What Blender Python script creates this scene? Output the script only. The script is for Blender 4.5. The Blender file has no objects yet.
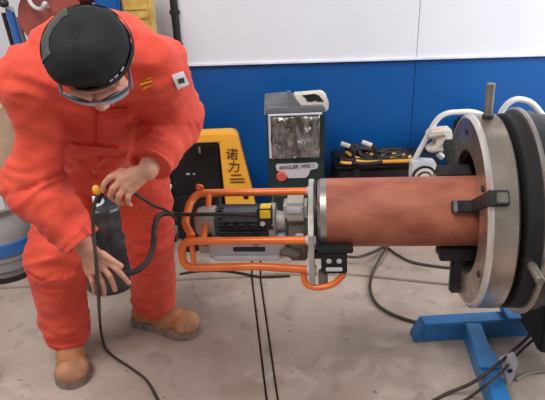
import bpy, bmesh, math, random
from mathutils import Vector, Matrix, noise, Quaternion
random.seed(4)
C = bpy.context.scene
COL = C.collection
PI = math.pi
V = Vector

# ------------------------------------------------------------------ camera
CAM_Z = 1.55; PITCH = 25.0; ROLL = -2.0; F = 595.0
cam_d = bpy.data.cameras.new('camera'); cam = bpy.data.objects.new('camera', cam_d); COL.objects.link(cam)
CR = (Matrix.Rotation(math.radians(90-PITCH), 4, 'X') @ Matrix.Rotation(math.radians(ROLL), 4, 'Z'))
cam.matrix_world = Matrix.Translation((0, 0, CAM_Z)) @ CR
cam_d.sensor_width = 36; cam_d.lens = F/545*36; cam_d.clip_start = 0.05
C.camera = cam

# ------------------------------------------------------------------ light and exposure
C.view_settings.view_transform = 'Standard'; C.view_settings.look = 'None'
C.view_settings.exposure = 0.0; C.view_settings.gamma = 1; C.view_settings.use_curve_mapping = False
w = bpy.data.worlds.new('world'); C.world = w; w.use_nodes = True
w.node_tree.nodes['Background'].inputs[0].default_value = (0.93, 0.95, 1.0, 1)
w.node_tree.nodes['Background'].inputs[1].default_value = 0.31

def area(name, loc, target, sx, sy, power, col):
    l = bpy.data.lights.new(name, 'AREA'); l.shape = 'RECTANGLE'; l.size = sx; l.size_y = sy
    l.energy = power; l.color = col
    o = bpy.data.objects.new(name, l); COL.objects.link(o); o.location = loc
    o.rotation_euler = (V(target)-V(loc)).to_track_quat('-Z', 'Y').to_euler()
area('roof_light', (-1.3, 0.3, 4.2), (-0.2, 1.9, 0.3), 2.6, 2.0, 145, (1.0, 0.965, 0.92))
area('doorway_daylight', (3.3, 1.7, 1.9), (1.3, 3.0, 0.7), 1.4, 2.2, 105, (0.93, 0.96, 1.0))

def P(px, py, Y=None, Z=None):
    """point of the room seen at a pixel of the photograph, on the plane y=Y or z=Z"""
    d = CR.to_3x3() @ V(((px-272.5)/F, -(py-200)/F, -1))
    t = Y/d.y if Y is not None else (Z-CAM_Z)/d.z
    return V((0, 0, CAM_Z)) + d*t

# ------------------------------------------------------------------ materials
def mat(name, col, rough=0.6, metal=0.0, col2=None, scale=8.0, detail=4.0, bump=0.0, bscale=60.0,
        stretch=(1, 1, 1), lo=0.35, hi=0.65, coat=0.0, sheen=0.0, rvar=0.0):
    m = bpy.data.materials.new(name); m.use_nodes = True
    nt = m.node_tree; b = nt.nodes['Principled BSDF']; L = nt.links.new
    b.inputs['Roughness'].default_value = rough; b.inputs['Metallic'].default_value = metal
    b.inputs['Coat Weight'].default_value = coat; b.inputs['Sheen Weight'].default_value = sheen
    tc = nt.nodes.new('ShaderNodeTexCoord'); mp = nt.nodes.new('ShaderNodeMapping')
    mp.inputs['Scale'].default_value = stretch; L(tc.outputs['Object'], mp.inputs['Vector'])
    nz = nt.nodes.new('ShaderNodeTexNoise'); nz.inputs['Scale'].default_value = scale
    nz.inputs['Detail'].default_value = detail; L(mp.outputs[0], nz.inputs['Vector'])
    mr = nt.nodes.new('ShaderNodeMapRange'); mr.inputs[1].default_value = lo; mr.inputs[2].default_value = hi
    L(nz.outputs['Fac'], mr.inputs[0])
    mx = nt.nodes.new('ShaderNodeMix'); mx.data_type = 'RGBA'
    c2 = col2 if col2 else tuple(c*0.82 for c in col)
    mx.inputs[6].default_value = (*col, 1); mx.inputs[7].default_value = (*c2, 1)
    L(mr.outputs[0], mx.inputs[0]); L(mx.outputs[2], b.inputs['Base Color'])
    if rvar:
        mr2 = nt.nodes.new('ShaderNodeMapRange'); mr2.inputs[1].default_value = 0.3; mr2.inputs[2].default_value = 0.7
        mr2.inputs[3].default_value = max(0.05, rough-rvar); mr2.inputs[4].default_value = min(1, rough+rvar)
        L(nz.outputs['Fac'], mr2.inputs[0]); L(mr2.outputs[0], b.inputs['Roughness'])
    if bump:
        n2 = nt.nodes.new('ShaderNodeTexNoise'); n2.inputs['Scale'].default_value = bscale
        n2.inputs['Detail'].default_value = 3; L(mp.outputs[0], n2.inputs['Vector'])
        bp = nt.nodes.new('ShaderNodeBump'); bp.inputs['Strength'].default_value = bump
        bp.inputs['Distance'].default_value = 0.01
        L(n2.outputs['Fac'], bp.inputs['Height']); L(bp.outputs[0], b.inputs['Normal'])
    m.diffuse_color = (*col, 1)
    return m

def srgb(r, g, b):
    f = lambda c: (c/255/12.92 if c/255 <= 0.04045 else ((c/255+0.055)/1.055)**2.4)
    return (f(r), f(g), f(b))

M = {}
M['slab'] = mat('concrete', srgb(188, 170, 157), 0.8, 0, srgb(160, 142, 131), 2.3, 8, 0.35, 26, lo=0.33, hi=0.68, rvar=0.15)
def slab_material():
    m = M['slab']; nt = m.node_tree; Lk = nt.links.new; b = nt.nodes['Principled BSDF']
    base = b.inputs['Base Color'].links[0].from_socket; tc = [n for n in nt.nodes if n.type == 'TEX_COORD'][0]
    def noise_mask(scale, detail, lo, hi, dist=0.0):
        n = nt.nodes.new('ShaderNodeTexNoise'); n.inputs['Scale'].default_value = scale; n.inputs['Detail'].default_value = detail
        n.inputs['Distortion'].default_value = dist; Lk(tc.outputs['Object'], n.inputs['Vector'])
        r_ = nt.nodes.new('ShaderNodeMapRange'); r_.inputs[1].default_value = lo; r_.inputs[2].default_value = hi
        Lk(n.outputs['Fac'], r_.inputs[0]); return r_.outputs[0]
    for col, amt, args in ((srgb(120, 106, 96), 0.55, (9, 8, 0.55, 0.75, 0.6)), (srgb(206, 190, 176), 0.5, (5.5, 8, 0.55, 0.72, 1.0)),
                           (srgb(84, 72, 64), 0.7, (30, 3, 0.68, 0.74)), (srgb(148, 112, 92), 0.35, (3.1, 5, 0.55, 0.7))):
        k = noise_mask(*args); mu = nt.nodes.new('ShaderNodeMath'); mu.operation = 'MULTIPLY'; mu.inputs[1].default_value = amt; Lk(k, mu.inputs[0])
        mx = nt.nodes.new('ShaderNodeMix'); mx.data_type = 'RGBA'; Lk(mu.outputs[0], mx.inputs[0]); Lk(base, mx.inputs[6]); mx.inputs[7].default_value = (*col, 1)
        base = mx.outputs[2]
    Lk(base, b.inputs['Base Color'])
slab_material()
M['joint'] = mat('joint_dirt', srgb(96, 84, 76), 0.95, 0, None, 30, bump=0.3)
M['white_wall'] = mat('white_panel', srgb(226, 227, 233), 0.5, 0, srgb(218, 219, 228), 1.5)
M['blue_wall'] = mat('blue_panel', srgb(6, 88, 160), 0.42, 0, srgb(5, 78, 148), 1.2, bump=0.03, bscale=8)
M['trim'] = mat('white_trim', srgb(235, 236, 245), 0.4)
M['black'] = mat('black_plastic', srgb(26, 26, 28), 0.45, 0, srgb(38, 38, 40), 12)
M['black_matte'] = mat('black_matte', srgb(24, 23, 24), 0.8, 0, srgb(34, 33, 33), 14)
M['rubber'] = mat('black_rubber', srgb(30, 26, 25), 0.55, 0, srgb(44, 38, 36), 20)
M['orange'] = mat('orange_paint', srgb(250, 130, 52), 0.38, 0, srgb(238, 108, 38), 9, coat=0.3)
M['red'] = mat('red_cloth', srgb(232, 84, 60), 0.8, 0, srgb(214, 66, 46), 6, bump=0.6, bscale=20, sheen=0.1)
M['red_dark'] = mat('red_cloth_seam', srgb(206, 56, 38), 0.8, 0, None, 9, bump=0.2, bscale=60)
M['skin'] = mat('skin', srgb(214, 158, 132), 0.55, 0, srgb(202, 140, 114), 18, bump=0.05, bscale=120)
M['cap'] = mat('black_cap_cloth', srgb(17, 17, 18), 0.85, 0, srgb(24, 24, 25), 10, bump=0.3, bscale=30, sheen=0.0)
M['cap_grey'] = mat('grey_cap_area', srgb(92, 90, 88), 0.85, 0, srgb(64, 63, 62), 12, bump=0.25, bscale=60)
M['suede'] = mat('tan_suede', srgb(206, 144, 100), 0.9, 0, srgb(176, 116, 78), 18, bump=0.3, bscale=70)
M['sole'] = mat('boot_sole', srgb(156, 138, 124), 0.85, 0, srgb(116, 102, 92), 22)
M['pipe'] = mat('rust_primer', srgb(186, 112, 86), 0.6, 0, srgb(150, 80, 60), 7.0, 8, 0.15, 40, stretch=(1, 2, 2), rvar=0.12)
M['steel'] = mat('bright_steel', srgb(190, 184, 176), 0.36, 0.9, srgb(160, 152, 144), 7, 6, 0.05, 50, rvar=0.12)
M['glint'] = mat('glint_steel', srgb(236, 230, 222), 0.25, 0.7)  # paler steel: the highlight on the chuck's chamfer is put into the colour
M['steel_rim'] = mat('turned_steel', srgb(206, 192, 178), 0.33, 0.9, srgb(112, 94, 80), 6, 7, 0.08, 40, lo=0.38, hi=0.72, rvar=0.14)  # light-dark mottling stands in for missing reflections, besides brown dirt streaks
M['dull_steel'] = mat('dull_steel', srgb(150, 146, 138), 0.5, 0.7, srgb(118, 112, 104), 12)
M['dark_steel'] = mat('dark_steel', srgb(62, 62, 64), 0.5, 0.5, srgb(46, 45, 46), 14)
M['alu'] = mat('cast_aluminium', srgb(196, 192, 186), 0.5, 0.35, srgb(168, 162, 154), 15, bump=0.1)
M['light_grey'] = mat('light_grey_paint', srgb(206, 204, 208), 0.5, 0, srgb(186, 184, 188), 10)
M['motor_grey'] = mat('motor_grey', srgb(98, 100, 108), 0.5, 0.2, srgb(82, 84, 92), 12)
M['yellow'] = mat('yellow_paint', srgb(252, 190, 66), 0.45, 0, srgb(236, 166, 50), 6, coat=0.2)
M['bright_yellow'] = mat('bright_yellow', srgb(240, 206, 40), 0.5)
M['ink'] = mat('dark_ink', srgb(60, 40, 24), 0.6)
M['white'] = mat('white_paint', srgb(226, 226, 228), 0.45, 0, srgb(206, 206, 208), 12)
M['cream'] = mat('cream_plate', srgb(226, 218, 204), 0.5, 0, srgb(204, 196, 184), 18)
M['green'] = mat('dark_green_enamel', srgb(34, 58, 54), 0.45, 0, srgb(26, 44, 42), 8)
M['foil'] = mat('silver_film', srgb(170, 168, 166), 0.24, 0.75, srgb(90, 88, 88), 16, 6, 0.8, 22, stretch=(3, 1, 1))
M['grey_lid'] = mat('grey_lid', srgb(112, 114, 120), 0.5, 0, srgb(94, 96, 102), 9)
M['blue_frame'] = mat('blue_enamel', srgb(38, 122, 190), 0.45, 0, srgb(52, 110, 158), 7, 6, rvar=0.1)
M['blue_band'] = mat('blue_band', srgb(54, 118, 196), 0.45)
M['drum'] = mat('grey_drum_paint', srgb(176, 176, 174), 0.55, 0, srgb(150, 150, 148), 5)
M['wrap'] = mat('dark_film', srgb(52, 52, 54), 0.28, 0.1, srgb(92, 90, 90), 9, 6, 0.6, 16, lo=0.5, hi=0.75)
M['rust'] = mat('rust_red_paint', srgb(150, 66, 54), 0.6, 0, srgb(112, 56, 48), 7)
M['card'] = mat('cardboard', srgb(204, 170, 138), 0.85, 0, srgb(188, 152, 120), 6, bump=0.05)
M['lens'] = mat('blue_lens', srgb(160, 196, 222), 0.12, 0, srgb(170, 200, 220), 20)
M['grey_frame'] = mat('grey_violet_plastic', srgb(120, 112, 130), 0.45)
M['pink'] = mat('red_button', srgb(214, 92, 88), 0.5)
M['cable'] = mat('grey_cable', srgb(74, 64, 58), 0.6, 0, srgb(54, 46, 42), 14)
M['pale_cable'] = mat('pale_cable', srgb(150, 140, 128), 0.6)

# ------------------------------------------------------------------ builders
ROOT = {}
def thing(name, label, cat, loc=(0, 0, 0), rotz=0.0, group=None):
    o = bpy.data.objects.new(name, None); COL.objects.link(o); o.empty_display_size = 0.1
    o.location = loc; o.rotation_euler = (0, 0, rotz); o['label'] = label; o['category'] = cat
    if group: o['group'] = group
    ROOT[o] = Matrix.Translation(loc) @ Matrix.Rotation(rotz, 4, 'Z')
    return o

def obj(name, bm, m, parent=None, smooth=True, local=False, angle=35, tagd=None):
    """bm in room coordinates (or in the parent's, local=True) -> one mesh object"""
    me = bpy.data.meshes.new(name)
    if isinstance(bm, bmesh.types.BMesh):
        bmesh.ops.recalc_face_normals(bm, faces=bm.faces); bm.to_mesh(me); bm.free()
    else:
        me = bm; me.name = name
    me.materials.clear(); me.materials.append(m)
    if smooth:
        for p in me.polygons: p.use_smooth = True
        if angle < 180: me.set_sharp_from_angle(angle=math.radians(angle))
    o = bpy.data.objects.new(name, me); COL.objects.link(o)
    if parent is not None:
        o.parent = parent
        r = parent
        while r.parent: r = r.parent
        if not local and r in ROOT: me.transform(ROOT[r].inverted())
    else:
        vs = [v.co for v in me.vertices]
        c = V((sum(v.x for v in vs)/len(vs), sum(v.y for v in vs)/len(vs), min(v.z for v in vs)))
        me.transform(Matrix.Translation(-c)); o.location = c
        ROOT[o] = Matrix.Translation(c)
    if tagd:
        for k, v in tagd.items(): o[k] = v
    return o

def tag(o, label, cat, group=None):
    o['label'] = label; o['category'] = cat
    if group: o['group'] = group
    return o

def NB(): return bmesh.new()

def box(bm, c, s, mtx=None, bev=0.0):
    t = bmesh.new(); bmesh.ops.create_cube(t, size=1)
    for v in t.verts: v.co = V((v.co.x*s[0], v.co.y*s[1], v.co.z*s[2]))
    if bev: bmesh.ops.bevel(t, geom=t.edges[:], offset=bev, segments=2, affect='EDGES')
    for v in t.verts:
        v.co = v.co + V(c)
        if mtx is not None: v.co = mtx @ v.co
    merge(bm, t); return bm

def merge(bm, t):
    me = bpy.data.meshes.new('tmp'); t.to_mesh(me); t.free(); bm.from_mesh(me); bpy.data.meshes.remove(me)

def rings(bm, rs, closed_ends=True, loop=False):
    vr = [[bm.verts.new(p) for p in r] for r in rs]
    n = len(rs[0]); k = len(vr)
    for i in range(k if loop else k-1):
        a, b = vr[i], vr[(i+1) % k]
        for j in range(n):
            bm.faces.new((a[j], a[(j+1) % n], b[(j+1) % n], b[j]))
    if closed_ends and not loop:
        bm.faces.new(vr[0][::-1]); bm.faces.new(vr[-1])
    return bm

def frame(d, up=None):
    d = d.normalized(); up = V(up) if up else (V((0, 0, 1)) if abs(d.z) < 0.9 else V((0, 1, 0)))
    a = d.cross(up).normalized(); b = a.cross(d).normalized()
    return a, b

def circ(c, a, b, ra, rb, n):
    return [c + a*(ra*math.cos(2*PI*i/n)) + b*(rb*math.sin(2*PI*i/n)) for i in range(n)]

def cyl(bm, p, q, r1, r2=None, n=24, up=None, bev=0.0):
    p, q = V(p), V(q); r2 = r1 if r2 is None else r2
    a, b = frame(q-p, up); d = (q-p).normalized()
    if bev:
        rs = [circ(p, a, b, r1-bev, r1-bev, n), circ(p+d*bev, a, b, r1, r1, n), circ(q-d*bev, a, b, r2, r2, n), circ(q, a, b, r2-bev, r2-bev, n)]
    else:
        rs = [circ(p, a, b, r1, r1, n), circ(q, a, b, r2, r2, n)]
    return rings(bm, rs)

def capsule(bm, p, q, r1, r2, n=18, round1=True, round2=True, k=4):
    p, q = V(p), V(q); a, b = frame(q-p); d = (q-p).normalized(); rs = []
    if round1:
        for i in range(k):
            t = PI/2*(1-(i+0.25)/k); rs.append(circ(p-d*r1*math.sin(t), a, b, r1*math.cos(t), r1*math.cos(t), n))
    rs.append(circ(p, a, b, r1, r1, n)); rs.append(circ(q, a, b, r2, r2, n))
    if round2:
        for i in range(k):
            t = PI/2*(i+0.75)/k; rs.append(circ(q+d*r2*math.sin(t), a, b, r2*math.cos(t), r2*math.cos(t), n))
    return rings(bm, rs)

def ell(bm, c, ax, ay, az, n=24, m=14):
    """ellipsoid with three half-axis vectors"""
    c, ax, ay, az = V(c), V(ax), V(ay), V(az); rs = []
    for i in range(m):
        t = -PI/2 + PI*(i+0.3)/(m-0.4)
        rs.append([c + az*math.sin(t) + (ax*math.cos(2*PI*j/n) + ay*math.sin(2*PI*j/n))*math.cos(t) for j in range(n)])
    return rings(bm, rs)

def spline(pts, sub=8, closed=False):
    pts = [V(p) for p in pts]; n = len(pts); out = []
    rng = range(n if closed else n-1)
    for i in rng:
        if closed: p0, p1, p2, p3 = pts[i-1], pts[i], pts[(i+1) % n], pts[(i+2) % n]
        else: p0, p1, p2, p3 = pts[max(i-1, 0)], pts[i], pts[i+1], pts[min(i+2, n-1)]
        for j in range(sub):
            t = j/sub
            out.append(0.5*((2*p1)+(p2-p0)*t+(2*p0-5*p1+4*p2-p3)*t*t+(3*p1-p0-3*p2+p3)*t**3))
    if not closed: out.append(pts[-1])
    return out

def tube(bm, pts, r, n=10, sub=8, smooth=True, closed=False, r2=None):
    path = spline(pts, sub, closed) if smooth else [V(p) for p in pts]
    k = len(path); rs = []; prev = None
    for i, p in enumerate(path):
        if closed: d = path[(i+1) % k]-path[i-1]
        else: d = path[min(i+1, k-1)]-path[max(i-1, 0)]
        d.normalize()
        if prev is None: a, b = frame(d)
        else:
            a = prev - d*prev.dot(d)
            a = a.normalized() if a.length > 1e-6 else frame(d)[0]
            b = a.cross(d).normalized()
        prev = a
        rr = r if r2 is None else r+(r2-r)*i/(k-1)
        rs.append(circ(p, a, b, rr, rr, n))
    return rings(bm, rs, loop=closed)

def bend(pts, rad, sub=6):
    """polyline with its corners rounded off"""
    pts = [V(p) for p in pts]; out = [pts[0]]
    for i in range(1, len(pts)-1):
        a, b, c = pts[i-1], pts[i], pts[i+1]
        r = min(rad, (a-b).length*0.49, (c-b).length*0.49)
        s = b+(a-b).normalized()*r; e = b+(c-b).normalized()*r
        for j in range(sub+1):
            t = j/sub; out.append(s*(1-t)**2+b*2*t*(1-t)+e*t*t)
    out.append(pts[-1]); return out

def prism(bm, poly, vec):
    """polygon (list of points) pushed along vec"""
    vec = V(vec); a = [bm.verts.new(V(p)) for p in poly]; b = [bm.verts.new(V(p)+vec) for p in poly]
    n = len(poly); bm.faces.new(a[::-1]); bm.faces.new(b)
    for i in range(n): bm.faces.new((a[i], a[(i+1) % n], b[(i+1) % n], b[i]))
    return bm

def bevel_all(bm, off, seg=2):
    bmesh.ops.recalc_face_normals(bm, faces=bm.faces)
    bmesh.ops.bevel(bm, geom=bm.edges[:], offset=off, segments=seg, affect='EDGES'); return bm

def lathe(bm, prof, origin, axis, n=64, closed=True):
    """profile [(along, radius)] turned about an axis; closed=True makes a ring-shaped solid"""
    origin = V(origin); axis = V(axis).normalized(); a, b = frame(axis)
    rs = [circ(origin+axis*s, a, b, r, r, n) for s, r in prof]
    return rings(bm, rs, closed_ends=not closed, loop=closed)

def blob(bm, voxel, smooth=3, fac=0.5):
    """one continuous surface from overlapping closed shapes"""
    bmesh.ops.recalc_face_normals(bm, faces=bm.faces)
    me = bpy.data.meshes.new('blob'); bm.to_mesh(me); bm.free()
    o = bpy.data.objects.new('blob', me); COL.objects.link(o)
    r = o.modifiers.new('r', 'REMESH'); r.mode = 'VOXEL'; r.voxel_size = voxel; r.adaptivity = 0
    s = o.modifiers.new('s', 'SMOOTH'); s.factor = fac; s.iterations = smooth
    dg = bpy.context.evaluated_depsgraph_get()
    out = bpy.data.meshes.new_from_object(o.evaluated_get(dg))
    bpy.data.objects.remove(o); bpy.data.meshes.remove(me)
    return out

def text(name, s, size, m, mtx, parent, depth=0.0006, stretch=1.0):
    cu = bpy.data.curves.new('t', 'FONT'); cu.body = s; cu.size = size; cu.align_x = 'CENTER'; cu.align_y = 'CENTER'
    cu.extrude = depth; cu.resolution_u = 3
    o = bpy.data.objects.new('t', cu); COL.objects.link(o)
    dg = bpy.context.evaluated_depsgraph_get(); me = bpy.data.meshes.new_from_object(o.evaluated_get(dg))
    bpy.data.objects.remove(o)
    for v in me.vertices: v.co.x *= stretch
    me.transform(mtx)
    return obj(name, me, m, parent, smooth=False)

def facing(origin, right, up):
    r = V(right).normalized(); u = V(up); u = (u-r*u.dot(r)).normalized(); n = r.cross(u)
    return Matrix.Translation(origin) @ Matrix((r, u, n)).transposed().to_4x4()

# ------------------------------------------------------------------ setting
WA = math.radians(-1.7)                       # the wall runs almost square to the view
wd = V((math.cos(WA), math.sin(WA), 0)); wn = V((math.sin(WA), -math.cos(WA), 0))   # along / out of the wall
W0 = V((0, 3.11, 0))
WZ = 0.880
def wp(s, out, z): return W0 + wd*s + wn*out + V((0, 0, z))

fl = obj('floor', box(NB(), (0, 1.1, -0.17), (9, 5.4, 0.12)), M['joint'], smooth=False, tagd={'kind': 'structure'})
SL = []
def slab(poly):
    bm = prism(NB(), [(x, y, -0.12) for x, y in poly], (0, 0, 0.12))
    bmesh.ops.recalc_face_normals(bm, faces=bm.faces)
    top = [e for e in bm.edges if all(abs(v.co.z) < 1e-5 for v in e.verts)]
    bmesh.ops.bevel(bm, geom=top, offset=0.004, segments=2, affect='EDGES')
    return obj('slab', bm, M['slab'], fl, smooth=False)
yb = 3.32
slab([(-4.4, 2.37), (-0.118, 2.462), (-0.128, yb), (-4.4, yb)])
slab([(-0.068, 2.478), (-0.06, yb), (4.4, yb), (4.4, 1.62), (0.85, 2.322), (0.35, 2.452)])
slab([(-0.110, 2.468), (-0.076, 2.470), (-0.070, yb), (-0.120, yb)])
slab([(-4.4, -1.5), (0.172, -1.5), (0.078, 0.3), (-0.052, 1.66), (-0.118, 2.452), (-4.4, 2.36)])
slab([(0.18, -1.5), (0.225, -1.5), (0.118, 0.3), (-0.012, 1.66), (-0.078, 2.458), (-0.110, 2.452), (-0.044, 1.66), (0.086, 0.3)])
slab([(0.235, -1.5), (4.4, -1.5), (4.4, 1.60), (0.85, 2.308), (0.35, 2.440), (-0.070, 2.464), (-0.004, 1.66), (0.126, 0.3)])

wall = obj('wall_back', box(NB(), (0, 0, 0), (9, 0.06, 3.4), Matrix.Translation(W0+V((0, 0.05, 1.6))) @ Matrix.Rotation(WA, 4, 'Z')),
           M['white_wall'], smooth=False, tagd={'kind': 'structure'})
def panel(s0, s1, z0, z1, m, th=0.018, out=0.0, name='panel'):
    bm = NB(); box(bm, (0, 0, 0), (s1-s0, th, z1-z0), None, 0.002)
    bmesh.ops.transform(bm, matrix=Matrix.Translation(wp((s0+s1)/2, out, (z0+z1)/2)) @ Matrix.Rotation(WA, 4, 'Z'), verts=bm.verts)
    return obj(name, bm, m, wall, smooth=False)
s = -4.4
edges = [-4.4, -2.9, -1.67, -0.452, 0.765, 2.0, 3.2, 4.4]
for a, b in zip(edges[:-1], edges[1:]):
    panel(a+0.001, b-0.001, WZ+0.006, 3.25, M['white_wall'], out=0.012)
    panel(a+0.0005, b-0.0005, 0.0, WZ, M['blue_wall'], out=0.0)
panel(-4.4, 4.4, WZ+0.008, WZ+0.020, M['trim'], 0.022, 0.022, 'cap_strip')
t1 = obj('trim_1', tube(NB(), [wp(-0.452, 0.035, 0.9), wp(-0.455, 0.035, 1.4), wp(-0.462, 0.035, 3.2)], 0.019, 10), M['black_matte'], tagd={'kind': 'structure'})
bm = NB()
for z in (1.0, 1.16, 1.6, 2.2): box(bm, (0, 0, 0), (0.05, 0.035, 0.02), Matrix.Translation(wp(-0.454, 0.03, z)), 0.003)
obj('clip', bm, M['black'], t1)

# ------------------------------------------------------------------ pipe, chuck and bevelling machine: local frame L (x along the pipe)
pl = P(318, 212.5, Y=1.75); pr = P(479, 210.5, Y=1.70)
ux = (pr-pl).normalized(); uy = V((0, 0, 1)).cross(ux).normalized(); uz = ux.cross(uy)
PL = (pr-pl).length
L = Matrix.Translation(pl) @ Matrix((ux, uy, uz)).transposed().to_4x4()
def l(x, y, z): return L @ V((x, y, z))
def xf(bm): bmesh.ops.transform(bm, matrix=L, verts=bm.verts); return bm
PR = 0.112
O0 = V((0, 0, 0)); X1 = V((1, 0, 0))

pipe = thing('steel_pipe', 'rust-brown primed steel pipe clamped level between the orange machine and the steel chuck', 'pipe', l(PL*0.5, 0, -PR))
obj('pipe_wall', xf(lathe(NB(), [(0.028, PR), (PL, PR), (PL, PR-0.012), (0.028, PR-0.012)], O0, X1, 72)), M['pipe'], pipe, angle=30)
obj('ground_end', xf(lathe(NB(), [(0.0, PR-0.007), (0.009, PR), (0.028, PR+0.0002), (0.028, PR-0.012), (0.0, PR-0.011)], O0, X1, 72)), M['steel'], pipe, angle=20)['label'] = 'bare ground steel band at the bevelled end'

# --- welding positioner with its chuck
ch = thing('welding_positioner', 'welding positioner with large bright steel chuck plate and blue floor frame, holding the brown pipe', 'positioner', (0.80, 1.75, 0))
X0 = PL-0.047; R = 0.307
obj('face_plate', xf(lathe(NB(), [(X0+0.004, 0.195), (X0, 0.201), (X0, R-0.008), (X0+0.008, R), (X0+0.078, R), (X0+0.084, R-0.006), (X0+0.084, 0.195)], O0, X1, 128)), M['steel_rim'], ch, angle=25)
obj('glint_edge', xf(lathe(NB(), [(X0-0.0005, R-0.014), (X0-0.0015, R-0.010), (X0+0.007, R+0.0012), (X0+0.014, R+0.0010), (X0+0.014, R-0.014)], O0, X1, 128)), M['glint'], ch, angle=20)  # added bright ring, painted as the lit line along the chamfer
obj('bore', xf(lathe(NB(), [(X0+0.02, 0.197), (X0+0.082, 0.197), (X0+0.082, 0.05), (X0+0.07, 0.05), (X0+0.07, 0.185), (X0+0.02, 0.185)], O0, X1, 48)), M['black_matte'], ch)
for a_ in (20, 80, 140, 200, 260, 320):
    a = math.radians(a_); bm = NB(); c_, s_ = math.cos(a), math.sin(a)
    cyl(bm, (X0-0.004, c_*0.255, s_*0.255), (X0+0.004, c_*0.255, s_*0.255), 0.010, n=12)
    obj('bolt', xf(bm), M['dark_steel'], ch)
for a_ in (148, 268, 28):
    a = math.radians(a_)
    A = Matrix.Rotation(a, 4, 'X')       # local y -> radial
    bm = NB()
    if a_ == 148:
        box(bm, (X0-0.010, 0.122, 0), (0.105, 0.020, 0.036), A, 0.003)
        box(bm, (X0+0.005, 0.215, 0), (0.022, 0.20, 0.040), A, 0.003)
        box(bm, (X0+0.022, R+0.008, 0), (0.056, 0.018, 0.044), A, 0.003)
    else:
        box(bm, (X0-0.018, 0.140, 0.0), (0.110, 0.050, 0.075), A, 0.004)
        box(bm, (X0-0.008, 0.225, 0.0), (0.042, 0.15, 0.034), A, 0.006)
    j = obj('jaw', xf(bm), M['dark_steel'], ch, angle=25)
    if a_ == 148:
        bm = NB(); box(bm, (X0+0.030, R+0.020, 0), (0.030, 0.012, 0.030), A, 0.003); obj('jaw_screw', xf(bm), M['dull_steel'], j)
        bm = NB(); box(bm, (X0-0.053, 0.134, 0), (0.012, 0.008, 0.036), A, 0.002); obj('tip_pad', xf(bm), M['dull_steel'], j)
    else:
        bm = NB(); cyl(bm, A @ V((X0-0.080, 0.140, 0)), A @ V((X0-0.070, 0.140, 0)), 0.012, n=12); obj('jaw_screw', xf(bm), M['dull_steel'], j)
for a_, hx_ in ((90, 0.045), (182, 0.116)):
    a = math.radians(a_); c_, s_ = math.cos(a), math.sin(a)
    bm = NB(); r0, r1 = R-0.01, R+(0.105 if a_ == 90 else 0.085)
    cyl(bm, (X0+hx_, c_*r0, s_*r0), (X0+hx_, c_*r1, s_*r1), 0.0125, bev=0.002, n=16)
    h = obj('handle_rod', xf(bm), M['dull_steel'], ch)
    bm = NB(); cyl(bm, (X0+hx_, c_*r0, s_*r0), (X0+hx_, c_*(r0+0.02), s_*(r0+0.02)), 0.017, n=16)
    obj('collar', xf(bm), M['dark_steel'], h)
obj('back_plate', xf(lathe(NB(), [(X0+0.086, 0.02), (X0+0.086, 0.24), (X0+0.100, 0.25), (X0+0.104, 0.300), (X0+0.108, 0.306), (X0+0.142, 0.306), (X0+0.142, 0.02)], O0, X1, 96)), M['black_matte'], ch, angle=25)
obj('rim_ring', xf(lathe(NB(), [(X0+0.142, 0.25), (X0+0.142, 0.318), (X0+0.146, 0.324), (X0+0.153, 0.324), (X0+0.156, 0.315), (X0+0.156, 0.25)], O0, X1, 96)), M['steel'], ch, angle=20)
obj('bearing_drum', xf(lathe(NB(), [(X0+0.156, 0.02), (X0+0.156, 0.312), (X0+0.19, 0.312), (X0+0.20, 0.30), (X0+0.50, 0.30), (X0+0.52, 0.27), (X0+0.52, 0.02)], O0, X1, 64)), M['black'], ch, angle=25)
# head housing and column down to the frame
bm = NB(); hx = X0+0.36
box(bm, (hx+0.03, 0.05, -0.34), (0.26, 0.30, 0.30), L, 0.01)
obj('column', bm, M['black_matte'], ch, angle=25)
bm = NB(); cyl(bm, l(hx+0.03, -0.118, -0.30), l(hx+0.03, -0.095, -0.30), 0.05)
obj('cover_disc', bm, M['dark_steel'], ch)
def bar(name, a, b, wdt, hgt, m, parent, bev=0.004):
    a, b = V(a), V(b); d = (b-a); ln = d.length; ang = math.atan2(d.y, d.x)
    mt = Matrix.Translation((a+b)/2) @ Matrix.Rotation(ang, 4, 'Z')
    return obj(name, box(NB(), (0, 0, 0), (ln, wdt, hgt), mt, bev), m, parent, angle=25)
BZ = 0.085
fa = P(424, 325, Z=BZ); fb = P(545, 318, Z=BZ)
dirx = (fb-fa).normalized()
ny = V((-dirx.y, dirx.x, 0))
if ny.y < 0: ny = -ny
a = fa + ny*0.032; b = a + dirx*1.25
bb = bar('frame_beam', (a.x, a.y, BZ/2), (b.x, b.y, BZ/2), 0.064, BZ, M['blue_frame'], ch)
# slanted shoe on its end
q0 = V((a.x, a.y, 0)); bm = NB()
prism(bm, [q0-ny*0.032, q0-dirx*0.036-ny*0.032, q0-dirx*0.032-ny*0.032+V((0, 0, 0.02)), q0-ny*0.032+V((0, 0, BZ))], ny*0.064)
obj('end_cap', bevel_all(bm, 0.002), M['blue_frame'], bb, angle=25)
ga = P(473, 322, Z=BZ); gb = P(503, 401, Z=BZ)
gd = (gb-ga).normalized(); gb2 = ga+gd*0.95
b2 = bar('frame_beam', (ga.x, ga.y, BZ/2-0.001), (gb2.x, gb2.y, BZ/2-0.001), 0.062, BZ-0.004, M['blue_frame'], ch)
bm = NB(); m0 = ga+gd*0.23
box(bm, (0, 0, 0), (0.09, 0.074, 0.008), Matrix.Translation((m0.x, m0.y, BZ+0.002)) @ Matrix.Rotation(math.atan2(gd.y, gd.x), 4, 'Z'), 0.002)
obj('joint_plate', bm, M['blue_frame'], b2)
c = L @ V((hx, 0, -0.5)); 
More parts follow.
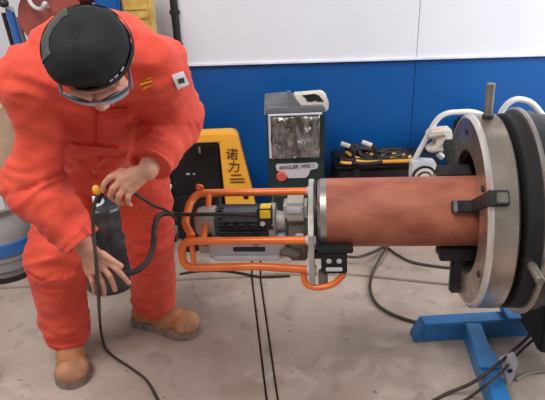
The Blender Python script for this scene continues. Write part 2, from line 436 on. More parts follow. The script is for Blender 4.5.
bm = NB(); box(bm, (c.x+0.06, a.y+0.03, BZ+0.012), (0.26, 0.15, 0.022), None, 0.004); obj('foot_plate', bm, M['blue_frame'], ch)
bm = NB(); box(bm, (c.x+0.06, (c.y+a.y)/2, 0.165), (0.17, 0.20, 0.14), None, 0.01); obj('pedestal', bm, M['black_matte'], ch)

# --- bevelling machine
mc = thing('pipe_beveling_machine', 'orange tube-framed pipe beveling machine with grey electric motor, fixed in the brown pipe end', 'machine', l(-0.2, 0, -0.2))
rt = 0.0130
def otube(name, pts, r=rt, rad=0.04, m='orange', parent=None):
    return obj(name, xf(tube(NB(), bend(pts, rad), r, 14, smooth=False)), M[m], parent or mc, angle=60)
XL = -0.425
otube('frame_rail', [(-0.02, 0.055, 0.052), (XL+0.02, 0.055, 0.052), (XL-0.005, 0.03, 0.03), (XL-0.012, -0.05, -0.01), (XL+0.02, -0.09, -0.035)])
otube('frame_rail', [(-0.02, -0.105, -0.045), (XL-0.015, -0.105, -0.045), (XL-0.02, -0.105, -0.145), (XL+0.06, -0.105, -0.145)])
otube('frame_rail', [(-0.02, -0.105, -0.155), (-0.12, -0.105, -0.147), (-0.20, -0.105, -0.140), (XL+0.05, -0.105, -0.145)])
otube('frame_post', [(XL+0.018, -0.105, -0.145), (XL+0.018, -0.105, -0.045)], 0.009)
otube('frame_post', [(XL+0.058, 0.055, 0.052), (XL+0.060, -0.02, 0.0), (XL+0.058, -0.105, -0.045)], 0.010)
for (x, y, z) in ((XL+0.028, 0.05, 0.075), (XL+0.018, -0.10, -0.028)):
    bm = NB(); lathe(bm, [(-0.004, 0.006), (-0.004, 0.013), (0.004, 0.013), (0.004, 0.006)], (0, 0, 0), (0, 1, 0.4), 20)
    bmesh.ops.translate(bm, vec=(x, y, z), verts=bm.verts)
    obj('lifting_eye', xf(bm), M['orange'], mc)
# end plate beside the pipe
bm = NB(); out = [(-0.125, -0.20), (-0.075, -0.20), (-0.06, -0.13), (0.03, -0.13), (0.085, -0.06), (0.085, 0.085), (0.02, 0.085), (-0.03, 0.05), (-0.08, 0.03), (-0.125, -0.02)]
prism(bm, [(-0.030, y, z) for y, z in out], (0.018, 0, 0)); bevel_all(bm, 0.002)
ep = obj('end_plate', xf(bm), M['alu'], mc, angle=25)
for (y, z) in ((0.055, 0.052), (-0.105, -0.045), (-0.105, -0.155)):
    bm = NB(); cyl(bm, (-0.038, y, z), (-0.006, y, z), 0.0155, n=20, bev=0.002); obj('socket', xf(bm), M['light_grey'], ep)
bm = NB(); cyl(bm, (-0.012, 0, 0), (0.16, 0, 0), 0.045, n=32, bev=0.003); obj('mandrel', xf(bm), M['steel'], mc)
for k in range(3):
    bm = NB(); box(bm, (0.11, 0, 0.068), (0.06, 0.016, 0.050), Matrix.Rotation(k*2*PI/3, 4, 'X'), 0.003); obj('expanding_shoe', xf(bm), M['dark_steel'], mc)
bm = NB(); cyl(bm, (-0.012, 0, 0), (-0.004, 0, 0), 0.105, n=48); obj('cutter_head', xf(bm), M['dark_steel'], mc)
# gearbox
bm = NB(); box(bm, (-0.072, -0.01, 0.022), (0.076, 0.085, 0.066), None, 0.012); gbx = obj('gearbox', xf(bm), M['alu'], mc, angle=30)
bm = NB(); box(bm, (-0.066, -0.03, -0.088), (0.058, 0.06, 0.125), None, 0.006); obj('gearbox_leg', xf(bm), M['dull_steel'], gbx, angle=30)
bm = NB(); box(bm, (-0.06, -0.062, -0.06), (0.026, 0.01, 0.03), None, 0.003); obj('cover', xf(bm), M['light_grey'], gbx, angle=30)
bm = NB(); box(bm, (-0.075, -0.054, 0.035), (0.05, 0.01, 0.02), None, 0.004)
obj('cover', xf(bm), M['light_grey'], gbx, angle=30)
# motor
mz = -0.028
bm = NB(); cyl(bm, (-0.34, 0, mz), (-0.155, 0, mz), 0.047, n=36)
mot = obj('motor_body', xf(bm), M['motor_grey'], mc)
for k in range(26):
    a = 2*PI*k/26; bm = NB()
    box(bm, (-0.247, 0.050, 0), (0.165, 0.014, 0.0035), Matrix.Translation((0, 0, mz)) @ Matrix.Rotation(a, 4, 'X') )
    obj('cooling_fin', xf(bm), M['motor_grey'], mot, smooth=False)
obj('fan_cowl', xf(lathe(NB(), [(-0.408, 0.006), (-0.408, 0.034), (-0.400, 0.046), (-0.385, 0.052), (-0.338, 0.054), (-0.338, 0.006)], (0, 0, mz), X1, 40)), M['alu'], mot, angle=30)
obj('front_flange', xf(lathe(NB(), [(-0.160, 0.01), (-0.160, 0.060), (-0.140, 0.060), (-0.136, 0.035), (-0.108, 0.030), (-0.108, 0.01)], (0, 0, mz), X1, 40)), M['alu'], mot, angle=30)
bm = NB(); box(bm, (-0.235, -0.034, 0.012), (0.150, 0.045, 0.036), None, 0.004); tb = obj('terminal_box', xf(bm), M['motor_grey'], mot, angle=30)
bm = NB(); box(bm, (-0.230, -0.058, -0.022), (0.175, 0.022, 0.008), None, 0.002)
for k in range(5): box(bm, (-0.30+k*0.035, -0.062, -0.012), (0.012, 0.016, 0.014), None, 0.002)
obj('terminal_clamp', xf(bm), M['dark_steel'], mot, angle=30)
# switch with yellow label
bm = NB(); box(bm, (-0.170, -0.045, 0.016), (0.048, 0.045, 0.058), None, 0.004); sw = obj('switch_box', xf(bm), M['dark_steel'], mc, angle=30)
bm = NB(); box(bm, (-0.166, -0.069, 0.030), (0.034, 0.006, 0.028), None, 0.002); box(bm, (-0.166, -0.045, 0.047), (0.034, 0.034, 0.006), None, 0.002)
obj('yellow_sticker', xf(bm), M['bright_yellow'], sw, angle=30)
bm = NB(); cyl(bm, (-0.176, -0.072, -0.004), (-0.176, -0.064, -0.004), 0.008, n=14); obj('button', xf(bm), M['light_grey'], sw)
# drive box below the motor
bm = NB(); box(bm, (-0.235, -0.035, -0.098), (0.250, 0.085, 0.066), None, 0.006); db = obj('drive_box', xf(bm), M['light_grey'], mc, angle=30)
bm = NB(); box(bm, (-0.225, -0.079, -0.092), (0.105, 0.006, 0.016), None, 0.002); obj('slot', xf(bm), M['black'], db)
bm = NB(); box(bm, (-0.235, -0.082, -0.123), (0.215, 0.012, 0.018), None, 0.003); obj('label_strip', xf(bm), M['white'], db)
bm = NB(); cyl(bm, (-0.125, -0.07, -0.102), (-0.06, -0.07, -0.120), 0.016, n=16, bev=0.003); obj('drive_shaft', xf(bm), M['dull_steel'], mc)
bm = NB(); cyl(bm, (-0.40, -0.01, -0.10), (-0.355, -0.01, -0.10), 0.040, n=28, bev=0.004); obj('counterweight', xf(bm), M['alu'], mc)
for x in (-0.33, -0.15):
    bm = NB(); cyl(bm, (x, 0.055, 0.052), (x, -0.01, -0.02), 0.006, n=10); obj('support_pin', xf(bm), M['dark_steel'], mc)
for x in (-0.2, -0.36):
    bm = NB(); box(bm, (x, -0.05, -0.06), (0.02, 0.10, 0.014), None, 0.002); obj('mounting_bracket', xf(bm), M['dark_steel'], mc)
# black clamp block under the pipe end
bm = NB(); box(bm, (0.050, -0.105, -0.118), (0.082, 0.045, 0.078), None, 0.004)
box(bm, (0.055, -0.105, -0.074), (0.110, 0.05, 0.014), None, 0.003)
box(bm, (0.000, -0.10, -0.10), (0.04, 0.03, 0.018), None, 0.002)
cb = obj('clamp_block', xf(bm), M['black_matte'], mc, angle=30)
for x in (0.034, 0.066):
    bm = NB(); box(bm, (x, -0.130, -0.108), (0.016, 0.008, 0.016), None, 0.003); obj('pad', xf(bm), M['light_grey'], cb)
bm = NB(); box(bm, (0.050, -0.130, -0.138), (0.052, 0.008, 0.012), None, 0.002); obj('slide_strip', xf(bm), M['white'], cb)
bm = NB(); box(bm, (0.014, -0.10, -0.185), (0.03, 0.03, 0.05), None, 0.004); obj('bracket_foot', xf(bm), M['dull_steel'], cb)
otube('handle', [(-0.05, -0.105, -0.165), (-0.045, -0.115, -0.205), (-0.01, -0.12, -0.215), (0.045, -0.12, -0.205), (0.082, -0.115, -0.165), (0.075, -0.11, -0.150)], 0.010, 0.04)
# cable going out of the switch box to the left
cabm = obj('power_lead', xf(tube(NB(), [(-0.19, -0.06, 0.022), (-0.28, -0.065, 0.030), (-0.40, -0.065, 0.030), (-0.47, -0.055, 0.028)], 0.0065, 10)), M['rubber'], mc, angle=180)

# rigid black hose from the machine to the worker's right hand
pA = l(-0.47, -0.055, 0.028)
hose = [pA, P(165, 213.5, Y=pA.y-0.02), P(158, 217, Y=pA.y-0.05), P(154.5, 228, Y=1.60), P(153, 247, Y=1.56), P(147, 262, Y=1.52), P(136, 271, Y=1.49), P(124, 273, Y=1.475), P(110, 267, Y=1.475)]
tag(obj('black_hose', tube(NB(), hose, 0.0088, 12), M['rubber'], angle=180), 'thick black rubber hose bending from the orange machine down to the lower hand', 'hose')

# ------------------------------------------------------------------ things by the wall
# pallet truck
py0 = 2.70
def pb(px, py, Y): return P(px, py, Y=Y)
c0 = P(228, 240, Z=0.0)
pt = thing('pallet_truck', 'yellow pallet truck with black drive unit and dark lettering, standing against the blue wall', 'pallet truck', (-0.28, 2.75, 0))
pts = [(177, 138.5), (181, 135.5), (200, 133.8), (233, 132.5), (238, 136), (252, 190), (262, 236), (229, 236), (224, 190), (219, 142.5), (186, 144), (178, 142)]
fpts = [pb(x, y, 2.66) for x, y in pts]
bm = prism(NB(), fpts, (0, 0.075, 0)); bevel_all(bm, 0.006)
obj('yellow_chassis', bm, M['yellow'], pt, angle=30)
zz = min(p.z for p in fpts)
bm = NB(); box(bm, (fpts[6].x-0.09, 2.73, zz/2+0.02), (0.26, 0.20, zz+0.03), None, 0.01); obj('wheel_housing', bm, M['dark_steel'], pt)
a = pb(163, 150, 2.70); b = pb(215, 236, 2.70)
bm = NB(); box(bm, ((a.x+b.x)/2+0.035, 2.89, (a.z+0.03)/2), (b.x-a.x+0.05, 0.18, a.z-0.03), None, 0.02)
du = obj('drive_unit', bm, M['black'], pt, angle=30)
bm = NB(); box(bm, ((a.x+b.x)/2, 2.80, 0.16), (b.x-a.x-0.03, 0.10, 0.26), None, 0.02); obj('battery', bm, M['black_matte'], pt)
for x in (-0.44, -0.28, -0.16):
    bm = NB(); cyl(bm, (x, 2.71, 0.045), (x, 2.80, 0.045), 0.045, n=20, bev=0.004); obj('wheel', bm, M['rubber'], pt)
for (x, y, w_, h_) in ((188, 174, 0.018, 0.010), (194, 174, 0.012, 0.009), (199.5, 146, 0.010, 0.034)):
    c = pb(x, y+(4 if y < 150 else 0), 2.797); bm = NB(); box(bm, c, (w_, 0.004, h_), None, 0.001); obj('sticker', bm, M['light_grey'], du)
c = pb(166, 186, 2.62); bm = NB(); cyl(bm, c+V((0, 0, -0.10)), c+V((0.005, 0, 0.10)), 0.011, n=12); cyl(bm, c+V((0, 0, -0.05)), c+V((0.0, 0.12, -0.05)), 0.008, n=10)
obj('lever', bm, M['white'], pt)
fx = facing(pb(224, 165, 2.6585)+V((0, -0.0035, 0)), (1, 0, 0), pb(224, 165, 2.66)-pb(231, 195, 2.66))
tm = facing(pb(224, 168, 2.657), (1, 0, 0.06), (-0.1, 0, 1))
text('lettering', '诺', 0.062, M['ink'], facing(pb(232, 155, 2.6560), (1, 0, -0.1), (0.1, 0, 1)), pt)
text('lettering', '力', 0.062, M['ink'], facing(pb(234, 167.5, 2.6560), (1, 0, -0.1), (0.1, 0, 1)), pt)
bm = NB()
for (y, wd_) in ((175, 0.050), (179, 0.070), (182, 0.070)):
    c = pb(236.5+(y-176)*0.2, y, 2.657); box(bm, c, (wd_, 0.003, 0.0045))
obj('print_line', bm, M['ink'], pt, smooth=False)
c = pb(246, 197, 2.657); bm = NB(); cyl(bm, c, c+V((0, 0.004, 0)), 0.013, n=16); obj('hole', bm, M['black'], pt)

# welding machine (green cabinet in silver film)
wl = thing('welding_machine', 'dark green welding machine wrapped in silver film with grey lid, behind the orange frame', 'welding machine', (0.11, 2.79, 0))
TL = P(266, 115, Y=2.65); TR = P(325, 113, Y=2.65)
zt = TL.z; x0, x1 = TL.x, TR.x
bm = NB(); box(bm, ((x0+x1)/2, 2.79, (zt+0.04)/2), (x1-x0, 0.27, zt-0.04), None, 0.012); cab = obj('cabinet', bm, M['green'], wl, angle=30)
a = P(270, 116, Y=2.64); b = P(320, 158, Y=2.64)
bm = NB(); nx, nz_ = 26, 20; vv = []
fr = NB()
for i in range(nx+1):
    row = []
    for k in range(nz_+1):
        u, v = i/nx, k/nz_
        x = a.x+(b.x-a.x)*u; z = b.z+(a.z-b.z)*v
        e = min(u, 1-u, v, 1-v); hgt = 0.012*noise.noise(V((u*5+v*2.5, v*9-u*3, 1.3)))+0.008*noise.noise(V((u*14+v*7, v*18, 4)))
        row.append(bm.verts.new((x, 2.644-(0.012+hgt if e > 0.02 else 0), z)))
    vv.append(row)
for i in range(nx):
    for k in range(nz_): bm.faces.new((vv[i][k], vv[i+1][k], vv[i+1][k+1], vv[i][k+1]))
me_b = bmesh.ops.solidify if False else None
obj('silver_film', bm, M['foil'], cab, angle=50)
bm = NB()
for (p0, p1) in (((268, 115.5), (322, 113.5)), ((269.0, 115.5), (270.5, 158))):
    A_, B_ = P(*p0, Y=2.634), P(*p1, Y=2.634); cyl(bm, A_, B_, 0.006, n=8)
obj('edge_bead', bm, M['light_grey'], cab)
# lid: dark grey raised at the back left
a = P(264, 115, Y=2.70); b = P(296, 97, Y=2.70)
bm = NB(); prism(bm, [P(264, 116, Y=2.67), P(296, 114, Y=2.67), P(290, 99, Y=2.75), P(284, 98, Y=2.75), P(264.5, 100, Y=2.75)], (0, 0.12, 0)); 
bmesh.ops.recalc_face_normals(bm, faces=bm.faces); bevel_all(bm, 0.004); obj('grey_lid', bm, M['grey_lid'], wl, angle=30)
bm = NB(); box(bm, ((x0+x1)/2, 2.79, zt+0.012), (x1-x0+0.004, 0.275, 0.03), None, 0.008); obj('top_cover', bm, M['grey_lid'], wl, angle=30)
# label
pts = [(275.5, 166), (277, 164.2), (300, 163.4), (316, 162.6), (318.5, 165), (317, 168.5), (310.5, 170), (308, 176), (305, 177.8), (288, 178.2), (285, 172), (277, 170.8)]
bm = prism(NB(), [P(x, y, Y=2.648) for x, y in pts], (0, 0.004, 0)); lb = obj('name_plate', bm, M['light_grey'], cab, smooth=False)
text('lettering', 'ANGLER  MIG 1', 0.026, M['black'], facing(P(297, 166.8, Y=2.645), (1, 0, 0.035), (0, 0, 1)), cab, stretch=0.95)
c = P(281.5, 176, Y=2.645); bm = NB(); cyl(bm, c+V((0, 0.01, 0)), c+V((0, -0.012, 0)), 0.024, n=24, bev=0.003); obj('round_knob', bm, M['pink'], cab)
for sx in (x0+0.04, x1-0.04):
    for yy in (2.70, 2.88):
        bm = NB(); cyl(bm, (sx-0.012, yy, 0.03), (sx+0.012, yy, 0.03), 0.03, n=18); obj('wheel', bm, M['rubber'], wl)
# cream connector plate resting on it
hp = thing('carrying_plate', 'white rounded plate with black gap, lying on top of the green welding machine', 'plate', P(311, 108, Y=2.74))
pts = [(294, 94.5), (322, 92.3), (326, 95), (329, 103), (328.5, 110), (325, 112), (303, 113), (299, 108), (296, 101)]
bm = prism(NB(), [P(x, y, Y=2.70) for x, y in pts], (0, 0.05, 0)); bevel_all(bm, 0.004); obj('plate', bm, M['cream'], hp, angle=30)
for pts in ([(302, 95.5), (314, 93.8), (319, 95.5), (324, 101.5), (318, 101.8), (315, 100.3), (312, 102), (307, 101.5), (305.5, 98)], [(316, 108.5), (318, 107), (320, 107.5), (319, 109), (316.5, 109.6)]):
    bm = prism(NB(), [P(x, y, Y=2.697) for x, y in pts], (0, 0.004, 0)); obj('black_marking', bm, M['black'], hp, smooth=False)
bm = NB(); prism(bm, [P(x, y, Y=2.68) for x, y in ((287, 91.5), (290, 92), (303, 108), (303, 113), (289, 113))], (0, 0.02, 0)); obj('bracket', bm, M['grey_lid'], hp, smooth=False)

# low black tool case with jumper cables
tca = P(336, 168, Y=2.80); tcb = P(440, 168, Y=2.80); TZ = 0.40
tc_ = thing('tool_case', 'long low black tool case on the floor behind the brown pipe', 'case', ((tca.x+tcb.x)/2, 2.86, 0))
bm = NB(); box(bm, ((tca.x+tcb.x)/2, 2.92, TZ/2), (tcb.x-tca.x, 0.22, TZ), None, 0.015); obj('case_body', bm, M['black_matte'], tc_, angle=30)
bm = NB(); box(bm, ((tca.x+tcb.x)/2, 2.92, TZ+0.012), (tcb.x-tca.x+0.01, 0.23, 0.03), None, 0.01); obj('lid', bm, M['black'], tc_, angle=30)
for f_ in (0.2, 0.8):
    bm = NB(); box(bm, (tca.x+(tcb.x-tca.x)*f_, 2.803, TZ-0.02), (0.04, 0.02, 0.05), None, 0.004); obj('latch', bm, M['dark_steel'], tc_, angle=30)
jc = thing('cable_bundle', 'tangled heap of yellow and black cables and straps on the black tool case', 'cables', (tca.x+0.17, 2.84, TZ+0.03))
ca = [
 ('black', [(338, 172, 2.78), (345, 158, 2.80), (358, 149, 2.82), (372, 150, 2.84), (384, 160, 2.82), (372, 168, 2.76), (352, 167, 2.74), (342, 160, 2.78), (350, 152, 2.86), (372, 156, 2.84)], 0.014),
 ('black', [(345, 148, 2.86), (356, 146, 2.84), (362, 158, 2.80), (380, 167, 2.76), (400, 163, 2.80), (404, 155, 2.86), (385, 150, 2.88), (366, 160, 2.80)], 0.014),
 ('black', [(340, 165, 2.76), (355, 162, 2.74), (376, 166, 2.73), (398, 167, 2.74), (408, 160, 2.80), (398, 153, 2.84), (380, 156, 2.84), (350, 156, 2.84)], 0.012),
 ('yellow', [(342, 167, 2.73), (352, 171, 2.72), (366, 172, 2.72), (380, 171, 2.72)], 0.008),
 ('yellow', [(356, 161, 2.73), (366, 165, 2.72), (376, 169, 2.72), (392, 170, 2.72), (410, 171, 2.72)], 0.010),
 ('yellow', [(378, 167, 2.73), (388, 163, 2.74), (400, 163, 2.76), (410, 166, 2.78)], 0.009),
 ('yellow', [(346, 152, 2.80), (354, 157, 2.76), (364, 160, 2.75), (372, 164, 2.73)], 0.009),
 ('yellow', [(366, 154, 2.82), (378, 156, 2.79), (388, 159, 2.77), (398, 166, 2.74)], 0.010),
 ('yellow', [(392, 157, 2.82), (402, 158, 2.80), (408, 163, 2.78)], 0.010),
 ('black', [(352, 166, 2.72), (366, 168, 2.70), (382, 164, 2.72), (396, 160, 2.76)], 0.010),
 ('yellow', [(382, 160, 2.78), (394, 160, 2.78), (404, 162, 2.80)], 0.007),
 ('yellow', [(340, 174, 2.74), (352, 173, 2.72), (372, 174, 2.72), (404, 173, 2.72)], 0.008)]
for m_, pp, r_ in ca:
    pts = [P(x, y, Y=Y+0.07) for x, y, Y in pp]; pts = [V((p.x, p.y, max(p.z, TZ+0.03+r_))) for p in pts]
    obj('cable' if m_ == 'black' else 'strap', tube(NB(), pts, r_, 8, 6), M['rubber'] if m_ == 'black' else M['yellow'], jc, angle=180)
for (x0_, y0_, x1_, y1_) in ((341, 143.5, 350, 146.5), (362, 142, 372, 145.5)):
    A_, B_ = P(x0_, y0_, Y=2.84), P(x1_, y1_, Y=2.82); bm = NB(); cyl(bm, A_, B_, 0.012, n=10, bev=0.002)
    g_ = obj('clip_handle', bm, M['cream'], jc); 
    bm = NB(); tube(bm, [B_, B_+V((0.02, 0, -0.03)), B_+V((0.01, 0.0, -0.09))], 0.011, 8); obj('clip_jaw', bm, M['rubber'], g_)

# white tube trolley behind the chuck
tr = thing('white_tube_trolley', 'white bent-tube trolley with cream hub and silver clamp, behind the chuck plate', 'trolley', (0.95, 2.62, 0))
Yt = 2.70
hoop = [P(413, 250, Y=Yt), P(411, 166, Y=Yt), P(440, 113, Y=Yt), P(478, 111, Y=Yt), P(496, 126, Y=Yt), P(505, 200, Y=Yt)]
hoop[0].z = 0.02; hoop[-1].z = 0.02
obj('tube_hoop', tube(NB(), bend(hoop, 0.06), 0.013, 12, smooth=False), M['white'], tr, angle=60)
hoop = [P(500, 190, Y=2.45), P(500, 112, Y=2.45), P(513, 98, Y=2.45), P(531, 101, Y=2.45), P(548, 122, Y=2.45), P(552, 200, Y=2.45)]
hoop[0].z = 0.02; hoop[-1].z = 0.02
obj('tube_hoop', tube(NB(), bend(hoop, 0.06), 0.013, 12, smooth=False), M['white'], tr, angle=60)
bm = NB(); 
for (a, b) in ((P(413, 230, Y=Yt+0.05), P(500, 230, Y=Yt+0.05)),): cyl(bm, a, b, 0.012, n=10)
obj('cross_tube', bm, M['white'], tr)
bm = NB(); prism(bm, [P(x, y, Y=Yt-0.03) for x, y in ((412, 163), (417, 161), (436, 162.5), (437.5, 168), (438, 180), (411, 180))], (0, 0.06, 0)); bevel_all(bm, 0.004)
hb = obj('hub_cover', bm, M['white'], tr, angle=30)
cc = P(424, 177.5, Y=Yt-0.032)
for r_, m_ in ((0.062, 'black'), (0.050, 'cream'), (0.036, 'dark_steel'), (0.028, 'cream')):
    bm = NB(); cyl(bm, cc, cc+V((0, -0.004-(0.062-r_)*0.35, 0)), r_, n=32); obj('hub_ring', bm, M[m_], hb)
bm = NB()
prism(bm, [P(x, y, Y=Yt-0.05) for x, y in ((433, 131), (452, 130), (454, 143), (448, 149), (432, 153), (427, 151), (436, 146), (436, 140), (428, 137))], (0, 0.07, 0)); bevel_all(bm, 0.004)
cl = obj('clamp_body', bm, M['cream'], tr, angle=30)
for (x, y, x2, y2, r_) in ((438, 153, 443, 158, 0.016), (450, 152, 453, 160, 0.013), (428, 137, 445, 134, 0.012), (443, 147, 460, 142, 0.018), (430, 151, 446, 149, 0.010)):
    bm = NB(); cyl(bm, P(x, y, Y=Yt-0.05), P(x2, y2, Y=Yt-0.06), r_, n=14, bev=0.003); obj('clamp_pin', bm, M['alu'], cl)
bm = NB(); cyl(bm, P(434, 130, Y=Yt-0.03), P(450, 130.5, Y=Yt-0.03), 0.006, n=8); obj('red_strip', bm, M['orange'], cl)
# dark machine bulk behind the clamp
dk = thing('black_gear_motor', 'black gear motor housing standing behind the top of the pipe next to the chuck', 'motor', (0.98, 2.84, 0))
a = P(452, 124, Y=2.80)
bm = NB(); box(bm, (1.10, 2.92, 0.30), (0.26, 0.2, 0.60), None, 0.02); obj('housing', bm, M['black_matte'], dk, angle=30)
bm = NB(); cyl(bm, (1.10, 2.82, 0.46), (1.10, 2.77, 0.46), 0.07, n=28, bev=0.006); obj('end_bell', bm, M['dark_steel'], dk, angle=30)
for z in (0.2, 0.24, 0.28, 0.32):
    bm = NB(); box(bm, (1.10, 2.815, z), (0.18, 0.012, 0.012), None, 0.002); obj('vent_rib', bm, M['dark_steel'], dk)

# left background
gd_ = thing('grey_drum', 'grey steel drum with a blue hoop at left edge, behind the bending worker', 'drum', (-1.21, 2.36, 0))
dp = P(-22, 285, Z=0.0); DC = V((dp.x+0.09, dp.y+0.165, 0)); DR = 0.165
zs = lambda py: P(0, py, Y=dp.y+0.03).z
gd_.location = (DC.x, DC.y, 0); ROOT[gd_] = Matrix.Translation(DC)
zt_ = zs(186)
prof = [(0.0, 0.01), (0.0, DR-0.02), (0.01, DR-0.012), (0.05, DR-0.012), (0.06, DR)] + [(zs(262), DR), (zs(261), DR+0.006), (zs(258), DR+0.006), (zs(257), DR), (zt_-0.10, DR), (zt_-0.02, DR-0.02), (zt_, DR-0.05), (zt_, 0.01)]
obj('drum_body', lathe(NB(), prof, DC, (0, 0, 1), 64), M['drum'], gd_, angle=30)
obj('blue_hoop', lathe(NB(), [(zs(255), DR-0.01), (zs(255), DR+0.012), (zs(244), DR+0.012), (zs(244), DR-0.01)], DC, (0, 0, 1), 64), M['blue_band'], gd_, angle=30)
obj('base_ring', lathe(NB(), [(0, DR-0.03), (0, DR+0.004), (zs(277), DR+0.004), (zs(277), DR-0.03)], DC, (0, 0, 1), 64), M['dark_steel'], gd_, angle=30)
obj('top_ring', lathe(NB(), [(zs(216), DR-0.02), (zs(216), DR+0.008), (zs(212), DR+0.008), (zs(212), DR-0.02)], DC, (0, 0, 1), 64), M['dull_steel'], gd_, angle=30)
bm = NB(); 
for k in range(9):
    pass
c = DC+V((0.02, -DR-0.001, zs(203))); bm = NB()
rs_ = []
for k in range(9):
    a = math.radians(-100+k*5+12); rs_.append([DC+V((math.cos(a)*(DR+0.002), math.sin(a)*(DR+0.002), z)) for z in (zs(210), zs(197))])
for k in range(8):
    q = [bm.verts.new(rs_[k][0]), bm.verts.new(rs_[k+1][0]), bm.verts.new(rs_[k+1][1]), bm.verts.new(rs_[k][1])]; bm.faces.new(q)
obj('paper_label', bm, M['white'], gd_)
text('lettering', 'S', 0.04, M['black'], facing(DC+V((math.cos(math.radians(-72))*(DR+0.004), math.sin(math.radians(-72))*(DR+0.004), zs(203.5))), (math.sin(math.radians(72)), math.cos(math.radians(72)), 0), (0, 0, 1)), gd_)
cbx = thing('cardboard_box', 'plain tan cardboard box on the grey drum at left, beside the worker\'s elbow', 'box', (DC.x, DC.y, zt_))
bm = NB(); box(bm, (DC.x+0.0, DC.y-0.02, zt_+0.17), (0.35, 0.24, 0.335), None, 0.004); obj('carton', bm, M['card'], cbx, smooth=False)
bm = NB()
for sgn in (-1, 1): box(bm, (DC.x+0.0, DC.y-0.02+sgn*0.06, zt_+0.341), (0.346, 0.116, 0.005), None, 0.001)
obj('flap', bm, M['card'], cbx, smooth=False)

# dark film-wrapped canister seen between his legs
wc = P(105, 297, Z=0.0); WC = V((wc.x, wc.y+0.13, 0))
bn = thing('wrapped_canister', 'dark canister in glossy black film with a white cap, seen between the worker\'s legs', 'canister', WC)
zw = P(105, 209, Y=WC.y-0.1).z
nseg = 40; rs_ = []
for z_, r_ in [(0, 0.02), (0, 0.12), (0.02, 0.128)] + [(0.03+i*(zw-0.06)/14, 0.125) for i in range(15)] + [(zw-0.01, 0.12), (zw, 0.10), (zw, 0.02)]:
    rs_.append([WC+V((math.cos(2*PI*i/nseg)*r_*(1+0.07*noise.noise(V((math.cos(2*PI*i/nseg)*2.5, math.sin(2*PI*i/nseg)*2.5, z_*9)))), math.sin(2*PI*i/nseg)*r_, z_)) for i in range(nseg)])
obj('canister_body', rings(NB(), rs_), M['wrap'], bn, angle=70)
bm = NB(); cyl(bm, WC+V((-0.02, -0.03, zw-0.005)), WC+V((-0.02, -0.03, zw+0.045)), 0.058, 0.045, n=24, bev=0.004); obj('cap', bm, M['white'], bn)

# machines top left
wb = thing('steel_workbench', 'grey steel workbench against the wall behind the worker', 'workbench', (-1.05, 2.92, 0))
bm = NB(); box(bm, (-1.06, 2.945, 0.80), (1.10, 0.27, 0.04), None, 0.004); obj('bench_top', bm, M['dull_steel'], wb, angle=30)
for x in (-1.56, -0.56):
    for y in (2.84, 3.05):
        bm = NB(); box(bm, (x, y, 0.39), (0.05, 0.05, 0.78), None, 0.003); obj('leg', bm, M['dark_steel'], wb)
rc = thing('red_pump', 'rust-red pump with a round casing on the bench at top left, behind the worker', 'pump', (-1.12, 2.90, 0.82))
c = P(44, 12, Y=2.84)
bm = NB(); lathe(bm, [(-0.07, 0.01), (-0.07, 0.09), (-0.05, 0.115), (0.04, 0.125), (0.05, 0.14), (0.07, 0.14), (0.07, 0.01)], (c.x+0.025, 2.85, c.z-0.02), (0.35, -0.9, 0.1), 48, closed=False)
obj('casing', bm, M['rust'], rc, angle=30)
bm = NB(); box(bm, (c.x+0.02, 2.92, (c.z+0.82)/2-0.03), (0.14, 0.14, c.z-0.82-0.06), None, 0.02); obj('pedestal', bm, M['rust'], rc, angle=30)
bm = NB(); cyl(bm, (c.x+0.10, 2.92, c.z+0.06), (c.x+0.205, 2.92, c.z+0.095), 0.07, n=30, bev=0.01); obj('outlet', bm, M['rust'], rc, angle=30)
bm = NB(); tube(bm, [P(27, -4, Y=2.76), P(33, 6, Y=2.72), P(41, 9, Y=2.71), P(45, 3, Y=2.71), P(47, 8, Y=2.80)], 0.009, 8); obj('hook', bm, M['light_grey'], rc)
bt = thing('blue_hand_jack', 'blue steel post with dark side rods and black knob at the top left corner', 'jack', P(16, 30, Y=2.80))
bt.location.z = 0.82; ROOT[bt] = Matrix.Translation(bt.location)
a, b = P(9, 8, Y=2.79), P(19, 42, Y=2.79); b2_ = V((b.x+0.01, b.y+0.02, 0.82))
bm = NB(); cyl(bm, a, b2_, 0.018, n=16); obj('post', bm, M['blue_band'], bt)
bm = NB(); cyl(bm, a+V((-0.03, -0.0, -0.02)), b2_+V((-0.03, 0, 0)), 0.010, n=12); obj('side_rod', bm, M['rubber'], bt)
bm = NB(); cyl(bm, a+V((0.028, 0.0, -0.04)), b2_+V((0.028, 0, 0.0)), 0.010, n=12); obj('side_rod', bm, M['grey_frame'], bt)
bm = NB(); ell(bm, P(3.5, 3, Y=2.77), (0.022, 0, 0), (0, 0.022, 0), (0, 0, 0.020)); obj('knob', bm, M['black'], bt)
bm = NB(); cyl(bm, P(4, 4, Y=2.77), P(13, 11, Y=2.79), 0.010, n=12); obj('handle', bm, M['light_grey'], bt)
c = P(110, -8, Y=2.92)
bc = thing('blue_crate', 'narrow blue plastic crate on the bench directly behind the worker\'s bent back', 'crate', (c.x, 2.92, 0.82))
bm = NB(); box(bm, (c.x, 2.92, (c.z+0.16+0.82)/2), (0.110, 0.2, c.z+0.16-0.82), None, 0.01); obj('crate_body', bm, M['blue_wall'], bc, angle=30)
bm = NB(); box(bm, (c.x, 2.92, c.z+0.16), (0.118, 0.21, 0.02), None, 0.005); obj('rim', bm, M['blue_wall'], bc)
c = P(138, 2, Y=2.92)
yc = thing('yellow_canister', 'dirty yellow metal canister on the bench above the worker\'s shoulder', 'canister', (c.x, 2.92, 0.82))
M['old_yellow'] = mat('old_yellow', srgb(216, 184, 96), 0.5, 0, srgb(180, 140, 70), 16)
